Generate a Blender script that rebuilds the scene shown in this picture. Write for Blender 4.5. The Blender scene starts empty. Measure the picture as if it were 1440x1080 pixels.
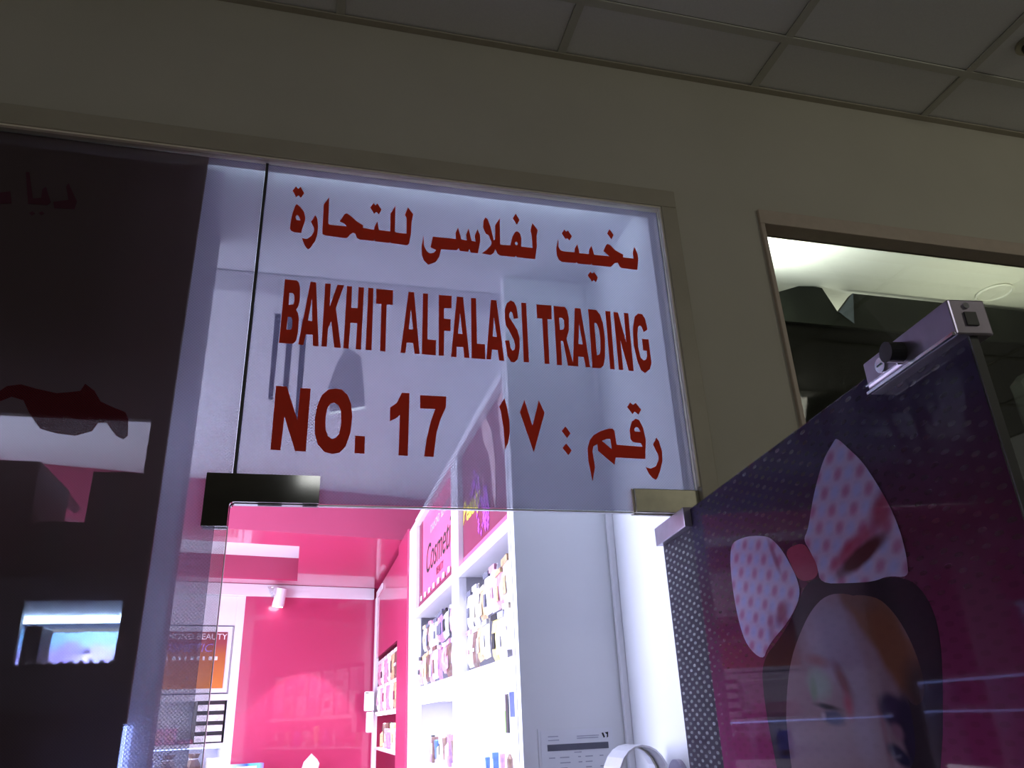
import bpy, bmesh, math, random
from mathutils import Vector, Matrix
from mathutils.geometry import tessellate_polygon
random.seed(7)
scene = bpy.context.scene
COL = scene.collection

# ---------------------------------------------------------------- camera
cam_data = bpy.data.cameras.new('camera')
cam_data.sensor_width = 36.0
cam_data.lens = 27.0
cam_data.clip_start = 0.02
cam = bpy.data.objects.new('camera', cam_data)
COL.objects.link(cam)
R = [[0.96849583, 0.06125455, 0.24137878],
     [-0.24558122, 0.39567347, 0.88494767],
     [-0.04130011, -0.91634621, 0.39825107]]      # world <- (right, down, forward)
M = Matrix(((R[0][0], -R[0][1], -R[0][2], 0.0),
            (R[1][0], -R[1][1], -R[1][2], -1.55),
            (R[2][0], -R[2][1], -R[2][2], 1.68),
            (0, 0, 0, 1)))
cam.matrix_world = M
scene.camera = cam
scene.view_settings.view_transform = 'Standard'
scene.view_settings.look = 'None'
scene.view_settings.gamma = 1.0
scene.view_settings.use_curve_mapping = False
scene.view_settings.exposure = 0.0

# ---------------------------------------------------------------- world + lights
world = bpy.data.worlds.new('world')
scene.world = world
world.use_nodes = True
world.node_tree.nodes['Background'].inputs[0].default_value = (0.85, 0.83, 0.72, 1)
world.node_tree.nodes['Background'].inputs[1].default_value = 0.22


def area(name, loc, target, size, power, color, size_y=None):
    l = bpy.data.lights.new(name, 'AREA')
    l.energy = power
    l.color = color
    l.shape = 'RECTANGLE'
    l.size = size
    l.size_y = size_y or size
    if name == 'neighbour_lamp_fill':
        l.spread = math.radians(75)
    o = bpy.data.objects.new(name, l)
    COL.objects.link(o)
    o.location = loc
    o.rotation_euler = (Vector(target) - Vector(loc)).to_track_quat('-Z', 'Y').to_euler()
    return o


# the corridor's own lamps, off to the right and behind the camera
area('corridor_light', (2.6, -2.2, 3.36), (2.4, -0.4, 2.2), 0.6, 10.0, (1.0, 0.97, 0.80))
area('corridor_light', (0.2, -3.4, 3.36), (0.2, -1.6, 1.2), 0.6, 9.5, (0.95, 0.97, 0.98))
# cool unseen shop lighting: one ceiling lamp, the other three added as fill
area('shop_fill_light', (-2.26, 1.55, 2.1), (0.0, 1.55, 2.1), 2.1, 185, (0.67, 0.73, 1.0), 1.6)  # unseen wall panel, added to light the shelves and doorway reveal
area('shop_fill_light', (-1.5, 1.7, 3.0), (-1.4, 1.7, 1.0), 1.2, 35, (0.75, 0.80, 1.0), 1.6)
area('shop_fill_light', (-1.96, 3.72, 0.80), (0.0, 3.72, 1.10), 1.5, 70, (0.82, 0.84, 1.0), 0.9)  # unseen low panel, added to light the pink back zone
lamp_ = area('shop_fill_light', (0.25, 0.135, 3.005), (0.25, 0.9, 1.9), 1.1, 3.5, (0.62, 0.80, 1.0), 0.03)  # unseen strip above the lintel, added to fill the partition
lamp_.rotation_euler = (math.radians(62), 0, 0)
# lamp of the neighbouring unit, tucked behind its window jamb, then two unseen fills
area('neighbour_lamp_fill', (1.42, 0.72, 3.2), (1.72, 0.66, 3.4), 0.2, 8, (0.92, 1.0, 0.98))
area('neighbour_lamp_fill', (2.6, 1.6, 2.8), (2.5, 1.5, 3.4), 0.9, 3.0, (0.95, 1.0, 0.85))  # added fill behind the partition, brightens the cream seen in the notch
area('neighbour_lamp_fill', (2.9, 0.45, 2.4), (2.9, 0.6, 3.4), 0.9, 3.2, (0.95, 1.0, 0.80))  # unseen upward fill for the cream ceiling


# ---------------------------------------------------------------- materials
def nodes(name):
    m = bpy.data.materials.new(name)
    m.use_nodes = True
    nt = m.node_tree
    nt.nodes.clear()
    out = nt.nodes.new('ShaderNodeOutputMaterial')
    return m, nt, out


def L(nt, a, b):
    nt.links.new(a, b)


def objcoord(nt, scale=(1, 1, 1)):
    t = nt.nodes.new('ShaderNodeTexCoord')
    mp = nt.nodes.new('ShaderNodeMapping')
    mp.inputs['Scale'].default_value = scale
    L(nt, t.outputs['Object'], mp.inputs['Vector'])
    return mp.outputs[0]


def mat(name, color, rough=0.6, metal=0.0, noise=0.08, nscale=30, coat=0.0, bump=0.0, spec=0.5, emit=None, estr=0.0):
    m, nt, out = nodes(name)
    b = nt.nodes.new('ShaderNodeBsdfPrincipled')
    n = nt.nodes.new('ShaderNodeTexNoise')
    n.inputs['Scale'].default_value = nscale
    n.inputs['Detail'].default_value = 4
    L(nt, objcoord(nt), n.inputs['Vector'])
    r = nt.nodes.new('ShaderNodeMapRange')
    r.inputs['From Min'].default_value = 0.3
    r.inputs['From Max'].default_value = 0.7
    r.inputs['To Min'].default_value = 1 - noise
    r.inputs['To Max'].default_value = 1 + noise
    L(nt, n.outputs['Fac'], r.inputs['Value'])
    mx = nt.nodes.new('ShaderNodeVectorMath')
    mx.operation = 'MULTIPLY'
    mx.inputs[0].default_value = color[:3]
    L(nt, r.outputs[0], mx.inputs[1])
    L(nt, mx.outputs[0], b.inputs['Base Color'])
    b.inputs['Roughness'].default_value = rough
    b.inputs['Metallic'].default_value = metal
    b.inputs['Coat Weight'].default_value = coat
    b.inputs['Coat Roughness'].default_value = 0.05
    b.inputs['Specular IOR Level'].default_value = spec
    if emit:
        b.inputs['Emission Color'].default_value = (*emit, 1)
        b.inputs['Emission Strength'].default_value = estr
    if bump:
        bp = nt.nodes.new('ShaderNodeBump')
        bp.inputs['Strength'].default_value = bump
        bp.inputs['Distance'].default_value = 0.002
        L(nt, n.outputs['Fac'], bp.inputs['Height'])
        L(nt, bp.outputs[0], b.inputs['Normal'])
    L(nt, b.outputs[0], out.inputs[0])
    return m


def glass_mat(name, tint=(0.95, 0.97, 0.97), refl=0.08, rough=0.02, top=0.6):
    m, nt, out = nodes(name)
    tr = nt.nodes.new('ShaderNodeBsdfTransparent')
    tr.inputs[0].default_value = (*tint, 1)
    gl = nt.nodes.new('ShaderNodeBsdfGlossy')
    gl.inputs['Roughness'].default_value = rough
    lw = nt.nodes.new('ShaderNodeLayerWeight')
    lw.inputs['Blend'].default_value = 0.25
    mr = nt.nodes.new('ShaderNodeMapRange')
    mr.inputs['To Min'].default_value = refl * 0.3
    mr.inputs['To Max'].default_value = top
    L(nt, lw.outputs['Fresnel'], mr.inputs['Value'])
    mx = nt.nodes.new('ShaderNodeMixShader')
    L(nt, mr.outputs[0], mx.inputs[0])
    L(nt, tr.outputs[0], mx.inputs[1])
    L(nt, gl.outputs[0], mx.inputs[2])
    L(nt, mx.outputs[0], out.inputs[0])
    return m


def perforation(nt, pitch_u, pitch_v, thresh, ax=('X', 'Z')):
    """1 inside the punched holes of a staggered perforation, 0 on the film"""
    t = nt.nodes.new('ShaderNodeTexCoord')
    s = nt.nodes.new('ShaderNodeSeparateXYZ')
    L(nt, t.outputs['Object'], s.inputs[0])
    outs = []
    for a, p in zip(ax, (pitch_u, pitch_v)):
        mu = nt.nodes.new('ShaderNodeMath')
        mu.operation = 'MULTIPLY'
        mu.inputs[1].default_value = math.pi / p
        L(nt, s.outputs[a], mu.inputs[0])
        si = nt.nodes.new('ShaderNodeMath')
        si.operation = 'SINE'
        L(nt, mu.outputs[0], si.inputs[0])
        outs.append(si.outputs[0])
    pr = nt.nodes.new('ShaderNodeMath')
    pr.operation = 'MULTIPLY'
    L(nt, outs[0], pr.inputs[0])
    L(nt, outs[1], pr.inputs[1])
    g = nt.nodes.new('ShaderNodeMapRange')
    g.inputs['From Min'].default_value = thresh - 0.15
    g.inputs['From Max'].default_value = thresh + 0.15
    L(nt, pr.outputs[0], g.inputs['Value'])
    return g.outputs[0]


def film_mat(name, color, open_lo, open_hi, pu=0.0026, pv=0.0026, thresh=0.1, transl=0.5, coat=0.0, ax=('X', 'Z'), colour_fn=None, refl=None):
    """perforated vinyl: print (diffuse + translucent) with see-through holes"""
    m, nt, out = nodes(name)
    hole = perforation(nt, pu, pv, thresh, ax)
    mr = nt.nodes.new('ShaderNodeMapRange')
    mr.inputs['To Min'].default_value = open_lo
    mr.inputs['To Max'].default_value = open_hi
    L(nt, hole, mr.inputs['Value'])
    d = nt.nodes.new('ShaderNodeBsdfDiffuse')
    tl = nt.nodes.new('ShaderNodeBsdfTranslucent')
    if colour_fn:
        c = colour_fn(nt)
        L(nt, c, d.inputs[0])
        L(nt, c, tl.inputs[0])
    else:
        d.inputs[0].default_value = (*color, 1)
        tl.inputs[0].default_value = (*color, 1)
    mx = nt.nodes.new('ShaderNodeMixShader')
    mx.inputs[0].default_value = transl
    L(nt, d.outputs[0], mx.inputs[1])
    L(nt, tl.outputs[0], mx.inputs[2])
    last = mx.outputs[0]
    tr = nt.nodes.new('ShaderNodeBsdfTransparent')
    m2 = nt.nodes.new('ShaderNodeMixShader')
    L(nt, mr.outputs[0], m2.inputs[0])
    L(nt, last, m2.inputs[1])
    L(nt, tr.outputs[0], m2.inputs[2])
    last = m2.outputs[0]
    if refl:
        gl = nt.nodes.new('ShaderNodeBsdfGlossy')
        gl.inputs['Roughness'].default_value = 0.03
        m3 = nt.nodes.new('ShaderNodeMixShader')
        fr = nt.nodes.new('ShaderNodeFresnel')
        fr.inputs['IOR'].default_value = refl
        L(nt, fr.outputs[0], m3.inputs[0])
        L(nt, last, m3.inputs[1])
        L(nt, gl.outputs[0], m3.inputs[2])
        last = m3.outputs[0]
    L(nt, last, out.inputs[0])
    return m


def emis(name, color, strength):
    m, nt, out = nodes(name)
    e = nt.nodes.new('ShaderNodeEmission')
    e.inputs[0].default_value = (*color, 1)
    e.inputs[1].default_value = strength
    L(nt, e.outputs[0], out.inputs[0])
    return m


MT = {}
MT['wall'] = mat('corridor_paint', (0.46, 0.435, 0.36), 0.75, noise=0.04, nscale=3, bump=0.05)
MT['trim'] = mat('trim_paint', (0.37, 0.335, 0.26), 0.45, noise=0.06, nscale=8)
MT['trim_edge'] = mat('trim_bright_edge', (0.75, 0.68, 0.55), 0.35, noise=0.05)
MT['ntrim'] = mat('window_frame_beige', (0.45, 0.37, 0.30), 0.5, noise=0.05)
MT['tile'] = mat('ceiling_tile_gypsum', (0.66, 0.655, 0.64), 0.85, noise=0.03, nscale=180, bump=0.1)
MT['grid'] = mat('ceiling_grid_metal', (0.46, 0.45, 0.39), 0.5, noise=0.03)
MT['floor'] = mat('floor_tile', (0.75, 0.75, 0.78), 0.25, noise=0.03)
MT['cfloor'] = mat('corridor_floor_tile', (0.35, 0.33, 0.3), 0.25, noise=0.05)
MT['white'] = mat('white_paint', (0.80, 0.80, 0.84), 0.55, noise=0.015, nscale=5)
MT['gloss_white'] = mat('white_gloss_board', (0.86, 0.84, 0.90), 0.3, noise=0.01, coat=0.3)
MT['pink'] = mat('pink_gloss_panel', (0.52, 0.043, 0.135), 0.30, noise=0.02, nscale=3, coat=0.8)
MT['pink_dull'] = mat('pink_paint', (0.43, 0.05, 0.125), 0.6, noise=0.03, nscale=3)
MT['glass'] = glass_mat('clear_glass')
MT['glass_dim'] = glass_mat('clear_window_glass', refl=0.02, top=0.2)
MT['slot_shade'] = mat('slot_shade_paint', (0.56, 0.55, 0.60), 0.7, noise=0.02)
MT['satin'] = mat('satin_aluminium', (0.78, 0.78, 0.84), 0.38, metal=0.55, noise=0.04)
MT['glass_edge'] = mat('glass_edge', (0.75, 0.78, 0.85), 0.2, noise=0.02, spec=0.8)
MT['joint'] = mat('black_silicone', (0.03, 0.03, 0.03), 0.5)
MT['chrome_dark'] = mat('mirror_steel', (0.10, 0.10, 0.095), 0.08, metal=1.0, noise=0.15, nscale=14)
MT['brushed'] = mat('brushed_steel', (0.42, 0.40, 0.32), 0.4, metal=0.85, noise=0.08, nscale=40)
MT['lock_steel'] = mat('satin_steel', (0.38, 0.34, 0.42), 0.3, metal=0.9, noise=0.08, nscale=30)
MT['chrome'] = mat('chrome', (0.75, 0.76, 0.82), 0.15, metal=1.0, noise=0.03)
MT['black'] = mat('black_plastic', (0.02, 0.02, 0.022), 0.4)
MT['white_film'] = film_mat('white_perforated_film', (0.150, 0.148, 0.210), 0.09, 0.30, pu=0.0034, pv=0.0034, transl=0.75)
MT['red_vinyl'] = film_mat('red_letter_vinyl', (0.82, 0.080, 0.045), 0.0, 0.01, transl=0.35)
MT['dark_film'] = film_mat('dark_printed_film', (0.095, 0.068, 0.072), 0.07, 0.15, transl=0.2, refl=1.15)
MT['dark_red_print'] = film_mat('dark_red_print', (0.10, 0.012, 0.016), 0.06, 0.12, transl=0.3)
MT['dark_letter'] = film_mat('dim_maroon_letter', (0.09, 0.034, 0.050), 0.0, 0.02, transl=0.3)
MT['haze_strip'] = film_mat('grey_reflection_haze', (0.30, 0.28, 0.33), 0.50, 0.56, transl=0.5)
MT['case'] = mat('dark_wenge_laminate', (0.022, 0.012, 0.014), 0.35, noise=0.3, nscale=10)
MT['case_in'] = mat('niche_lining_white', (0.55, 0.65, 0.95), 0.4)
MT['carton'] = mat('dark_maroon_carton', (0.16, 0.02, 0.04), 0.55, noise=0.15)
MT['flap'] = film_mat('grey_plastic_wrap', (0.8, 0.75, 0.8), 0.45, 0.55, transl=0.6)
MT['led'] = emis('led_cool', (0.45, 0.65, 1.0), 60.0)
MT['led_mid'] = emis('led_mid', (0.30, 0.38, 1.0), 20.0)
MT['frost'] = film_mat('frosted_acrylic', (0.60, 0.60, 0.66), 0.45, 0.5, transl=0.8)
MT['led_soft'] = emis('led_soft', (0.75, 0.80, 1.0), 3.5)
MT['lamp_white'] = emis('lamp_white', (1.0, 0.95, 1.0), 9.0)
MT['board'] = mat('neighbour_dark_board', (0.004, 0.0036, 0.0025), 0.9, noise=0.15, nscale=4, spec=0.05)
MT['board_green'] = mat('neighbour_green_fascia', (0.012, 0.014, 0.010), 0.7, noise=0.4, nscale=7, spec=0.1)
MT['cream'] = mat('neighbour_cream_ceiling', (0.74, 0.73, 0.62), 0.5, noise=0.02, nscale=3)
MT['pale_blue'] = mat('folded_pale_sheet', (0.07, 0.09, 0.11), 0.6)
MT['pale_grey'] = mat('pale_grey_shape', (0.05, 0.055, 0.048), 0.5)
MT['paper'] = mat('paper', (0.80, 0.80, 0.86), 0.8, noise=0.01)
MT['ink'] = mat('grey_ink', (0.12, 0.12, 0.16), 0.8)
MT['ink_light'] = mat('faint_ink', (0.42, 0.42, 0.52), 0.8)
MT['ink_black'] = mat('black_ink', (0.01, 0.01, 0.012), 0.7)
MT['blue_reflection'] = mat('dark_blue_reflection', (0.02, 0.03, 0.14), 0.6)
MT['smoke'] = film_mat('smoky_acrylic', (0.18, 0.16, 0.24), 0.45, 0.55, transl=0.5)
MT['maroon'] = mat('maroon_print', (0.20, 0.015, 0.055), 0.45, noise=0.1, nscale=6)
MT['sign_pink'] = mat('pink_print', (0.80, 0.13, 0.26), 0.4, noise=0.04, nscale=6)
MT['purple'] = mat('purple_print', (0.45, 0.06, 0.55), 0.5, noise=0.4, nscale=60)
MT['yellow'] = mat('yellow_print', (0.75, 0.60, 0.06), 0.5, noise=0.2, nscale=40)
MT['skin'] = mat('pale_pink_print', (0.70, 0.42, 0.45), 0.5, noise=0.15, nscale=12)
MT['tan'] = mat('tan_pack', (0.62, 0.42, 0.22), 0.35, noise=0.35, nscale=60)
MT['cream_pack'] = mat('cream_pack', (0.80, 0.74, 0.58), 0.35, noise=0.35, nscale=50)
MT['white_pack'] = mat('white_pack', (0.85, 0.82, 0.86), 0.3, noise=0.35, nscale=45)
MT['pink_pack'] = mat('pink_pack', (0.75, 0.35, 0.50), 0.3, noise=0.45, nscale=50)
MT['yellow_pack'] = mat('yellow_pack', (0.85, 0.72, 0.25), 0.35, noise=0.3, nscale=50)
MT['brown_pack'] = mat('brown_pack', (0.16, 0.09, 0.07), 0.35, noise=0.4, nscale=50)
MT['blue_pack'] = mat('blue_pack', (0.05, 0.12, 0.62), 0.35, noise=0.3, nscale=50)
MT['green_pack'] = mat('green_pack', (0.30, 0.75, 0.10), 0.35, noise=0.2, nscale=50)
MT['purple_pack'] = mat('purple_pack', (0.35, 0.20, 0.60), 0.35, noise=0.3, nscale=50)


def grad_mat(name, stops, axis='Z', lo=0.0, hi=1.0, rough=0.45):
    """a printed colour blend across the object's own coordinate"""
    m, nt, out = nodes(name)
    t = nt.nodes.new('ShaderNodeTexCoord')
    s = nt.nodes.new('ShaderNodeSeparateXYZ')
    L(nt, t.outputs['Object'], s.inputs[0])
    r = nt.nodes.new('ShaderNodeMapRange')
    r.inputs['From Min'].default_value = lo
    r.inputs['From Max'].default_value = hi
    L(nt, s.outputs[axis], r.inputs['Value'])
    cr = nt.nodes.new('ShaderNodeValToRGB')
    el = cr.color_ramp.elements
    while len(el) < len(stops):
        el.new(0.5)
    for e, (p, c) in zip(el, stops):
        e.position = p
        e.color = (*c, 1)
    L(nt, r.outputs[0], cr.inputs[0])
    b = nt.nodes.new('ShaderNodeBsdfPrincipled')
    b.inputs['Roughness'].default_value = rough
    L(nt, cr.outputs[0], b.inputs['Base Color'])
    L(nt, b.outputs[0], out.inputs[0])
    return m


def door_bg(nt):
    """dark print that turns magenta towards the lower corners"""
    t = nt.nodes.new('ShaderNodeTexCoord')
    s = nt.nodes.new('ShaderNodeSeparateXYZ')
    L(nt, t.outputs['Object'], s.inputs[0])
    r = nt.nodes.new('ShaderNodeMapRange')
    r.inputs['From Min'].default_value = 2.0
    r.inputs['From Max'].default_value = 1.55
    L(nt, s.outputs['Z'], r.inputs['Value'])
    cr = nt.nodes.new('ShaderNodeValToRGB')
    el = cr.color_ramp.elements
    el[0].position = 0.0
    el[0].color = (0.045, 0.035, 0.075, 1)
    el[1].position = 1.0
    el[1].color = (0.24, 0.03, 0.13, 1)  # magenta paints the pink of the shop reflected low in the door
    e = el.new(0.3)
    e.color = (0.075, 0.022, 0.05, 1)
    L(nt, r.outputs[0], cr.inputs[0])
    return cr.outputs[0]


def gingham(nt):
    t = nt.nodes.new('ShaderNodeTexCoord')
    mp = nt.nodes.new('ShaderNodeMapping')
    mp.inputs['Rotation'].default_value = (0, 0.35, 0)
    L(nt, t.outputs['Object'], mp.inputs['Vector'])
    s = nt.nodes.new('ShaderNodeSeparateXYZ')
    L(nt, mp.outputs[0], s.inputs[0])
    vals = []
    for a, p in (('X', 0.046), ('Z', 0.029)):
        mu = nt.nodes.new('ShaderNodeMath')
        mu.operation = 'MULTIPLY'
        mu.inputs[1].default_value = 2 * math.pi / p
        L(nt, s.outputs[a], mu.inputs[0])
        si = nt.nodes.new('ShaderNodeMath')
        si.operation = 'SINE'
        L(nt, mu.outputs[0], si.inputs[0])
        r = nt.nodes.new('ShaderNodeMapRange')
        r.inputs['From Min'].default_value = -0.9
        r.inputs['From Max'].default_value = 0.9
        L(nt, si.outputs[0], r.inputs['Value'])
        vals.append(r.outputs[0])
    ad = nt.nodes.new('ShaderNodeMath')
    ad.operation = 'ADD'
    L(nt, vals[0], ad.inputs[0])
    L(nt, vals[1], ad.inputs[1])
    ha = nt.nodes.new('ShaderNodeMath')
    ha.operation = 'MULTIPLY'
    ha.inputs[1].default_value = 0.5
    L(nt, ad.outputs[0], ha.inputs[0])
    cr = nt.nodes.new('ShaderNodeValToRGB')
    el = cr.color_ramp.elements
    el[0].color = (0.34, 0.34, 0.62, 1)
    el[1].color = (0.36, 0.16, 0.30, 1)
    e = el.new(0.55)
    e.color = (0.42, 0.33, 0.52, 1)
    L(nt, ha.outputs[0], cr.inputs[0])
    return cr.outputs[0]


def soft_spots(nt, base, spots):
    """printed artwork: soft-edged elliptical patches of ink over a base colour (socket or rgb)"""
    t = nt.nodes.new('ShaderNodeTexCoord')
    nz = nt.nodes.new('ShaderNodeTexNoise')
    nz.inputs['Scale'].default_value = 22
    L(nt, t.outputs['Object'], nz.inputs['Vector'])
    last = base
    for (cx, cz, rx, rz, rot, col, k, inner) in spots:
        su = nt.nodes.new('ShaderNodeVectorMath')
        su.operation = 'SUBTRACT'
        L(nt, t.outputs['Object'], su.inputs[0])
        su.inputs[1].default_value = (cx, 0, cz)
        mp = nt.nodes.new('ShaderNodeMapping')
        mp.inputs['Rotation'].default_value = (0, -rot, 0)
        L(nt, su.outputs[0], mp.inputs['Vector'])
        sc = nt.nodes.new('ShaderNodeVectorMath')
        sc.operation = 'MULTIPLY'
        L(nt, mp.outputs[0], sc.inputs[0])
        sc.inputs[1].default_value = (1 / rx, 0, 1 / rz)
        ln = nt.nodes.new('ShaderNodeVectorMath')
        ln.operation = 'LENGTH'
        L(nt, sc.outputs[0], ln.inputs[0])
        ad = nt.nodes.new('ShaderNodeMath')
        ad.operation = 'ADD'
        L(nt, ln.outputs['Value'], ad.inputs[0])
        nm = nt.nodes.new('ShaderNodeMapRange')
        nm.inputs['To Min'].default_value = -0.22
        nm.inputs['To Max'].default_value = 0.22
        L(nt, nz.outputs['Fac'], nm.inputs['Value'])
        L(nt, nm.outputs[0], ad.inputs[1])
        mr = nt.nodes.new('ShaderNodeMapRange')
        mr.interpolation_type = 'SMOOTHSTEP'
        mr.inputs['From Min'].default_value = 1.0
        mr.inputs['From Max'].default_value = inner
        mr.inputs['To Max'].default_value = k
        L(nt, ad.outputs[0], mr.inputs['Value'])
        mx = nt.nodes.new('ShaderNodeMix')
        mx.data_type = 'RGBA'
        L(nt, mr.outputs[0], mx.inputs[0])
        if isinstance(last, tuple):
            mx.inputs[6].default_value = (*last, 1)
        else:
            L(nt, last, mx.inputs[6])
        mx.inputs[7].default_value = (*col, 1)
        last = mx.outputs[2]
    return last


def face_print(nt):
    return soft_spots(nt, (0.20, 0.125, 0.17), [
        (0.455, 1.765, 0.10, 0.09, 0.0, (0.25, 0.20, 0.31), 1.0, 0.2),
        (0.500, 1.690, 0.05, 0.12, 0.0, (0.24, 0.18, 0.28), 0.8, 0.2),
        (0.570, 1.785, 0.10, 0.045, 0.75, (0.15, 0.065, 0.05), 1.0, 0.55),
        (0.612, 1.725, 0.085, 0.045, 0.95, (0.16, 0.06, 0.04), 1.0, 0.5),
        (0.545, 1.812, 0.06, 0.03, 0.2, (0.12, 0.06, 0.06), 0.9, 0.3),
        (0.640, 1.690, 0.05, 0.05, 0.6, (0.05, 0.025, 0.03), 1.0, 0.3),
        (0.410, 1.738, 0.055, 0.014, 0.15, (0.20, 0.07, 0.09), 0.8, 0.1),
        (0.402, 1.707, 0.050, 0.032, 0.1, (0.20, 0.25, 0.25), 0.95, 0.2),
        (0.383, 1.698, 0.016, 0.026, 0.3, (0.11, 0.17, 0.13), 0.8, 0.1),
        (0.470, 1.706, 0.046, 0.020, 1.05, (0.13, 0.03, 0.055), 1.0, 0.15),
        (0.472, 1.678, 0.020, 0.026, 0.0, (0.26, 0.035, 0.08), 0.9, 0.1),
        (0.412, 1.676, 0.052, 0.006, 0.12, (0.015, 0.01, 0.02), 1.0, 0.2),
        (0.425, 1.661, 0.040, 0.014, 0.05, (0.04, 0.04, 0.10), 1.0, 0.4),
        (0.398, 1.664, 0.012, 0.008, 0.0, (0.30, 0.22, 0.30), 0.9, 0.1),
        (0.545, 1.640, 0.014, 0.06, 0.0, (0.12, 0.03, 0.06), 0.8, 0.1),
        (0.575, 1.668, 0.045, 0.026, 0.2, (0.035, 0.02, 0.06), 1.0, 0.5),
        (0.600, 1.640, 0.03, 0.06, 0.0, (0.025, 0.015, 0.045), 1.0, 0.5),
        (0.572, 1.645, 0.018, 0.014, 0.3, (0.19, 0.09, 0.15), 0.9, 0.2),
        (0.566, 1.618, 0.035, 0.014, 0.4, (0.02, 0.015, 0.05), 1.0, 0.4),
    ])


def bow_print(nt):
    return soft_spots(nt, gingham(nt), [
        (0.640, 1.898, 0.075, 0.030, -0.60, (0.24, 0.035, 0.07), 0.9, 0.2),
        (0.560, 1.870, 0.090, 0.020, -0.28, (0.30, 0.03, 0.07), 0.85, 0.3),
        (0.580, 1.858, 0.090, 0.016, -0.22, (0.075, 0.025, 0.03), 1.0, 0.45),
        (0.325, 1.812, 0.05, 0.022, -0.5, (0.22, 0.05, 0.09), 0.8, 0.2),
        (0.335, 1.905, 0.05, 0.012, 1.2, (0.22, 0.06, 0.12), 0.7, 0.1),
        (0.280, 1.790, 0.02, 0.05, 0.3, (0.25, 0.10, 0.17), 0.6, 0.1),
    ])


DP = dict(pu=0.022, pv=0.0085, thresh=0.45, transl=0.35)
MT['door_film'] = film_mat('dark_door_print', (0, 0, 0), 0.01, 0.17, colour_fn=door_bg, refl=1.11, **DP)


MT['door_margin'] = film_mat('dark_film_margin', (0.055, 0.045, 0.065), 0.015, 0.24, refl=1.11, **DP)


def dprint(name, color, t=0.35):
    MT[name] = film_mat(name, color, 0.0, 0.04, pu=0.022, pv=0.0085, thresh=0.45, transl=t, refl=1.11)


dprint('door_skin', (0.24, 0.165, 0.25))
dprint('door_hair', (0.030, 0.018, 0.030))
dprint('door_strand', (0.16, 0.075, 0.07))
dprint('door_green', (0.16, 0.17, 0.19))
dprint('door_magenta', (0.20, 0.05, 0.10))
dprint('door_eye', (0.045, 0.04, 0.10))
dprint('door_darkhair', (0.05, 0.03, 0.08))
dprint('door_red', (0.20, 0.03, 0.065))
dprint('door_knot', (0.30, 0.06, 0.11))
MT['door_face'] = film_mat('printed_portrait', (0, 0, 0), 0.0, 0.04, pu=0.022, pv=0.0085, thresh=0.45, transl=0.35, colour_fn=face_print, refl=1.11)
MT['door_gingham'] = film_mat('gingham_print', (0, 0, 0), 0.0, 0.04, pu=0.022, pv=0.0085, thresh=0.45, transl=0.35, colour_fn=bow_print, refl=1.11)


# ---------------------------------------------------------------- mesh helpers
class MB:
    def __init__(self):
        self.bm = bmesh.new()

    def box(self, x0, x1, y0, y1, z0, z1, bevel=0.0, mtx=None):
        r = bmesh.ops.create_cube(self.bm, size=1.0)
        vs = r['verts']
        for v in vs:
            v.co = Vector(((x0 + x1) / 2 + v.co.x * (x1 - x0), (y0 + y1) / 2 + v.co.y * (y1 - y0), (z0 + z1) / 2 + v.co.z * (z1 - z0)))
        if mtx:
            for v in vs:
                v.co = mtx @ v.co
        if bevel:
            es = list({e for v in vs for e in v.link_edges})
            bmesh.ops.bevel(self.bm, geom=es, offset=bevel, segments=2, affect='EDGES', profile=0.5)
        return self

    def flat(self, loops, fn, t=0.0):
        """polygon with holes in 2-D, mapped by fn(u, v, depth); t>0 gives it thickness"""
        ls = [[Vector((u, v, 0)) for u, v in lp] for lp in loops]
        tris = tessellate_polygon(ls)
        pts = [p for lp in ls for p in lp]
        front = [self.bm.verts.new(fn(p.x, p.y, 0.0)) for p in pts]
        for a, b, c in tris:
            try:
                self.bm.faces.new((front[a], front[b], front[c]))
            except ValueError:
                pass
        if t:
            back = [self.bm.verts.new(fn(p.x, p.y, t)) for p in pts]
            for a, b, c in tris:
                try:
                    self.bm.faces.new((back[c], back[b], back[a]))
                except ValueError:
                    pass
            k = 0
            for lp in ls:
                n = len(lp)
                for i in range(n):
                    j = (i + 1) % n
                    self.bm.faces.new((front[k + i], front[k + j], back[k + j], back[k + i]))
                k += n
        return self

    def cyl(self, c, axis, r, h, seg=20, r2=None):
        rr = bmesh.ops.create_cone(self.bm, cap_ends=True, segments=seg, radius1=r, radius2=r if r2 is None else r2, depth=h)
        q = Vector((0, 0, 1)).rotation_difference(Vector(axis)).to_matrix().to_4x4()
        bmesh.ops.transform(self.bm, matrix=Matrix.Translation(Vector(c)) @ q, verts=rr['verts'])
        return self

    def lathe(self, prof, seg=14, c=(0, 0, 0)):
        rings = []
        for r, z in prof:
            rings.append([self.bm.verts.new((c[0] + r * math.cos(2 * math.pi * k / seg), c[1] + r * math.sin(2 * math.pi * k / seg), c[2] + z)) for k in range(seg)])
        for a, b in zip(rings, rings[1:]):
            for k in range(seg):
                self.bm.faces.new((a[k], a[(k + 1) % seg], b[(k + 1) % seg], b[k]))
        self.bm.faces.new(rings[0][::-1])
        self.bm.faces.new(rings[-1])
        return self

    def build(self, name, m, parent=None, kind=None, label=None, smooth=False):
        bmesh.ops.recalc_face_normals(self.bm, faces=self.bm.faces)
        me = bpy.data.meshes.new(name)
        self.bm.to_mesh(me)
        self.bm.free()
        me.materials.append(MT[m] if isinstance(m, str) else m)
        if smooth:
            for p in me.polygons:
                p.use_smooth = True
        o = bpy.data.objects.new(name, me)
        COL.objects.link(o)
        if parent:
            o.parent = parent
        if kind:
            o['kind'] = kind
        if label:
            o['label'] = label
        return o


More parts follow.
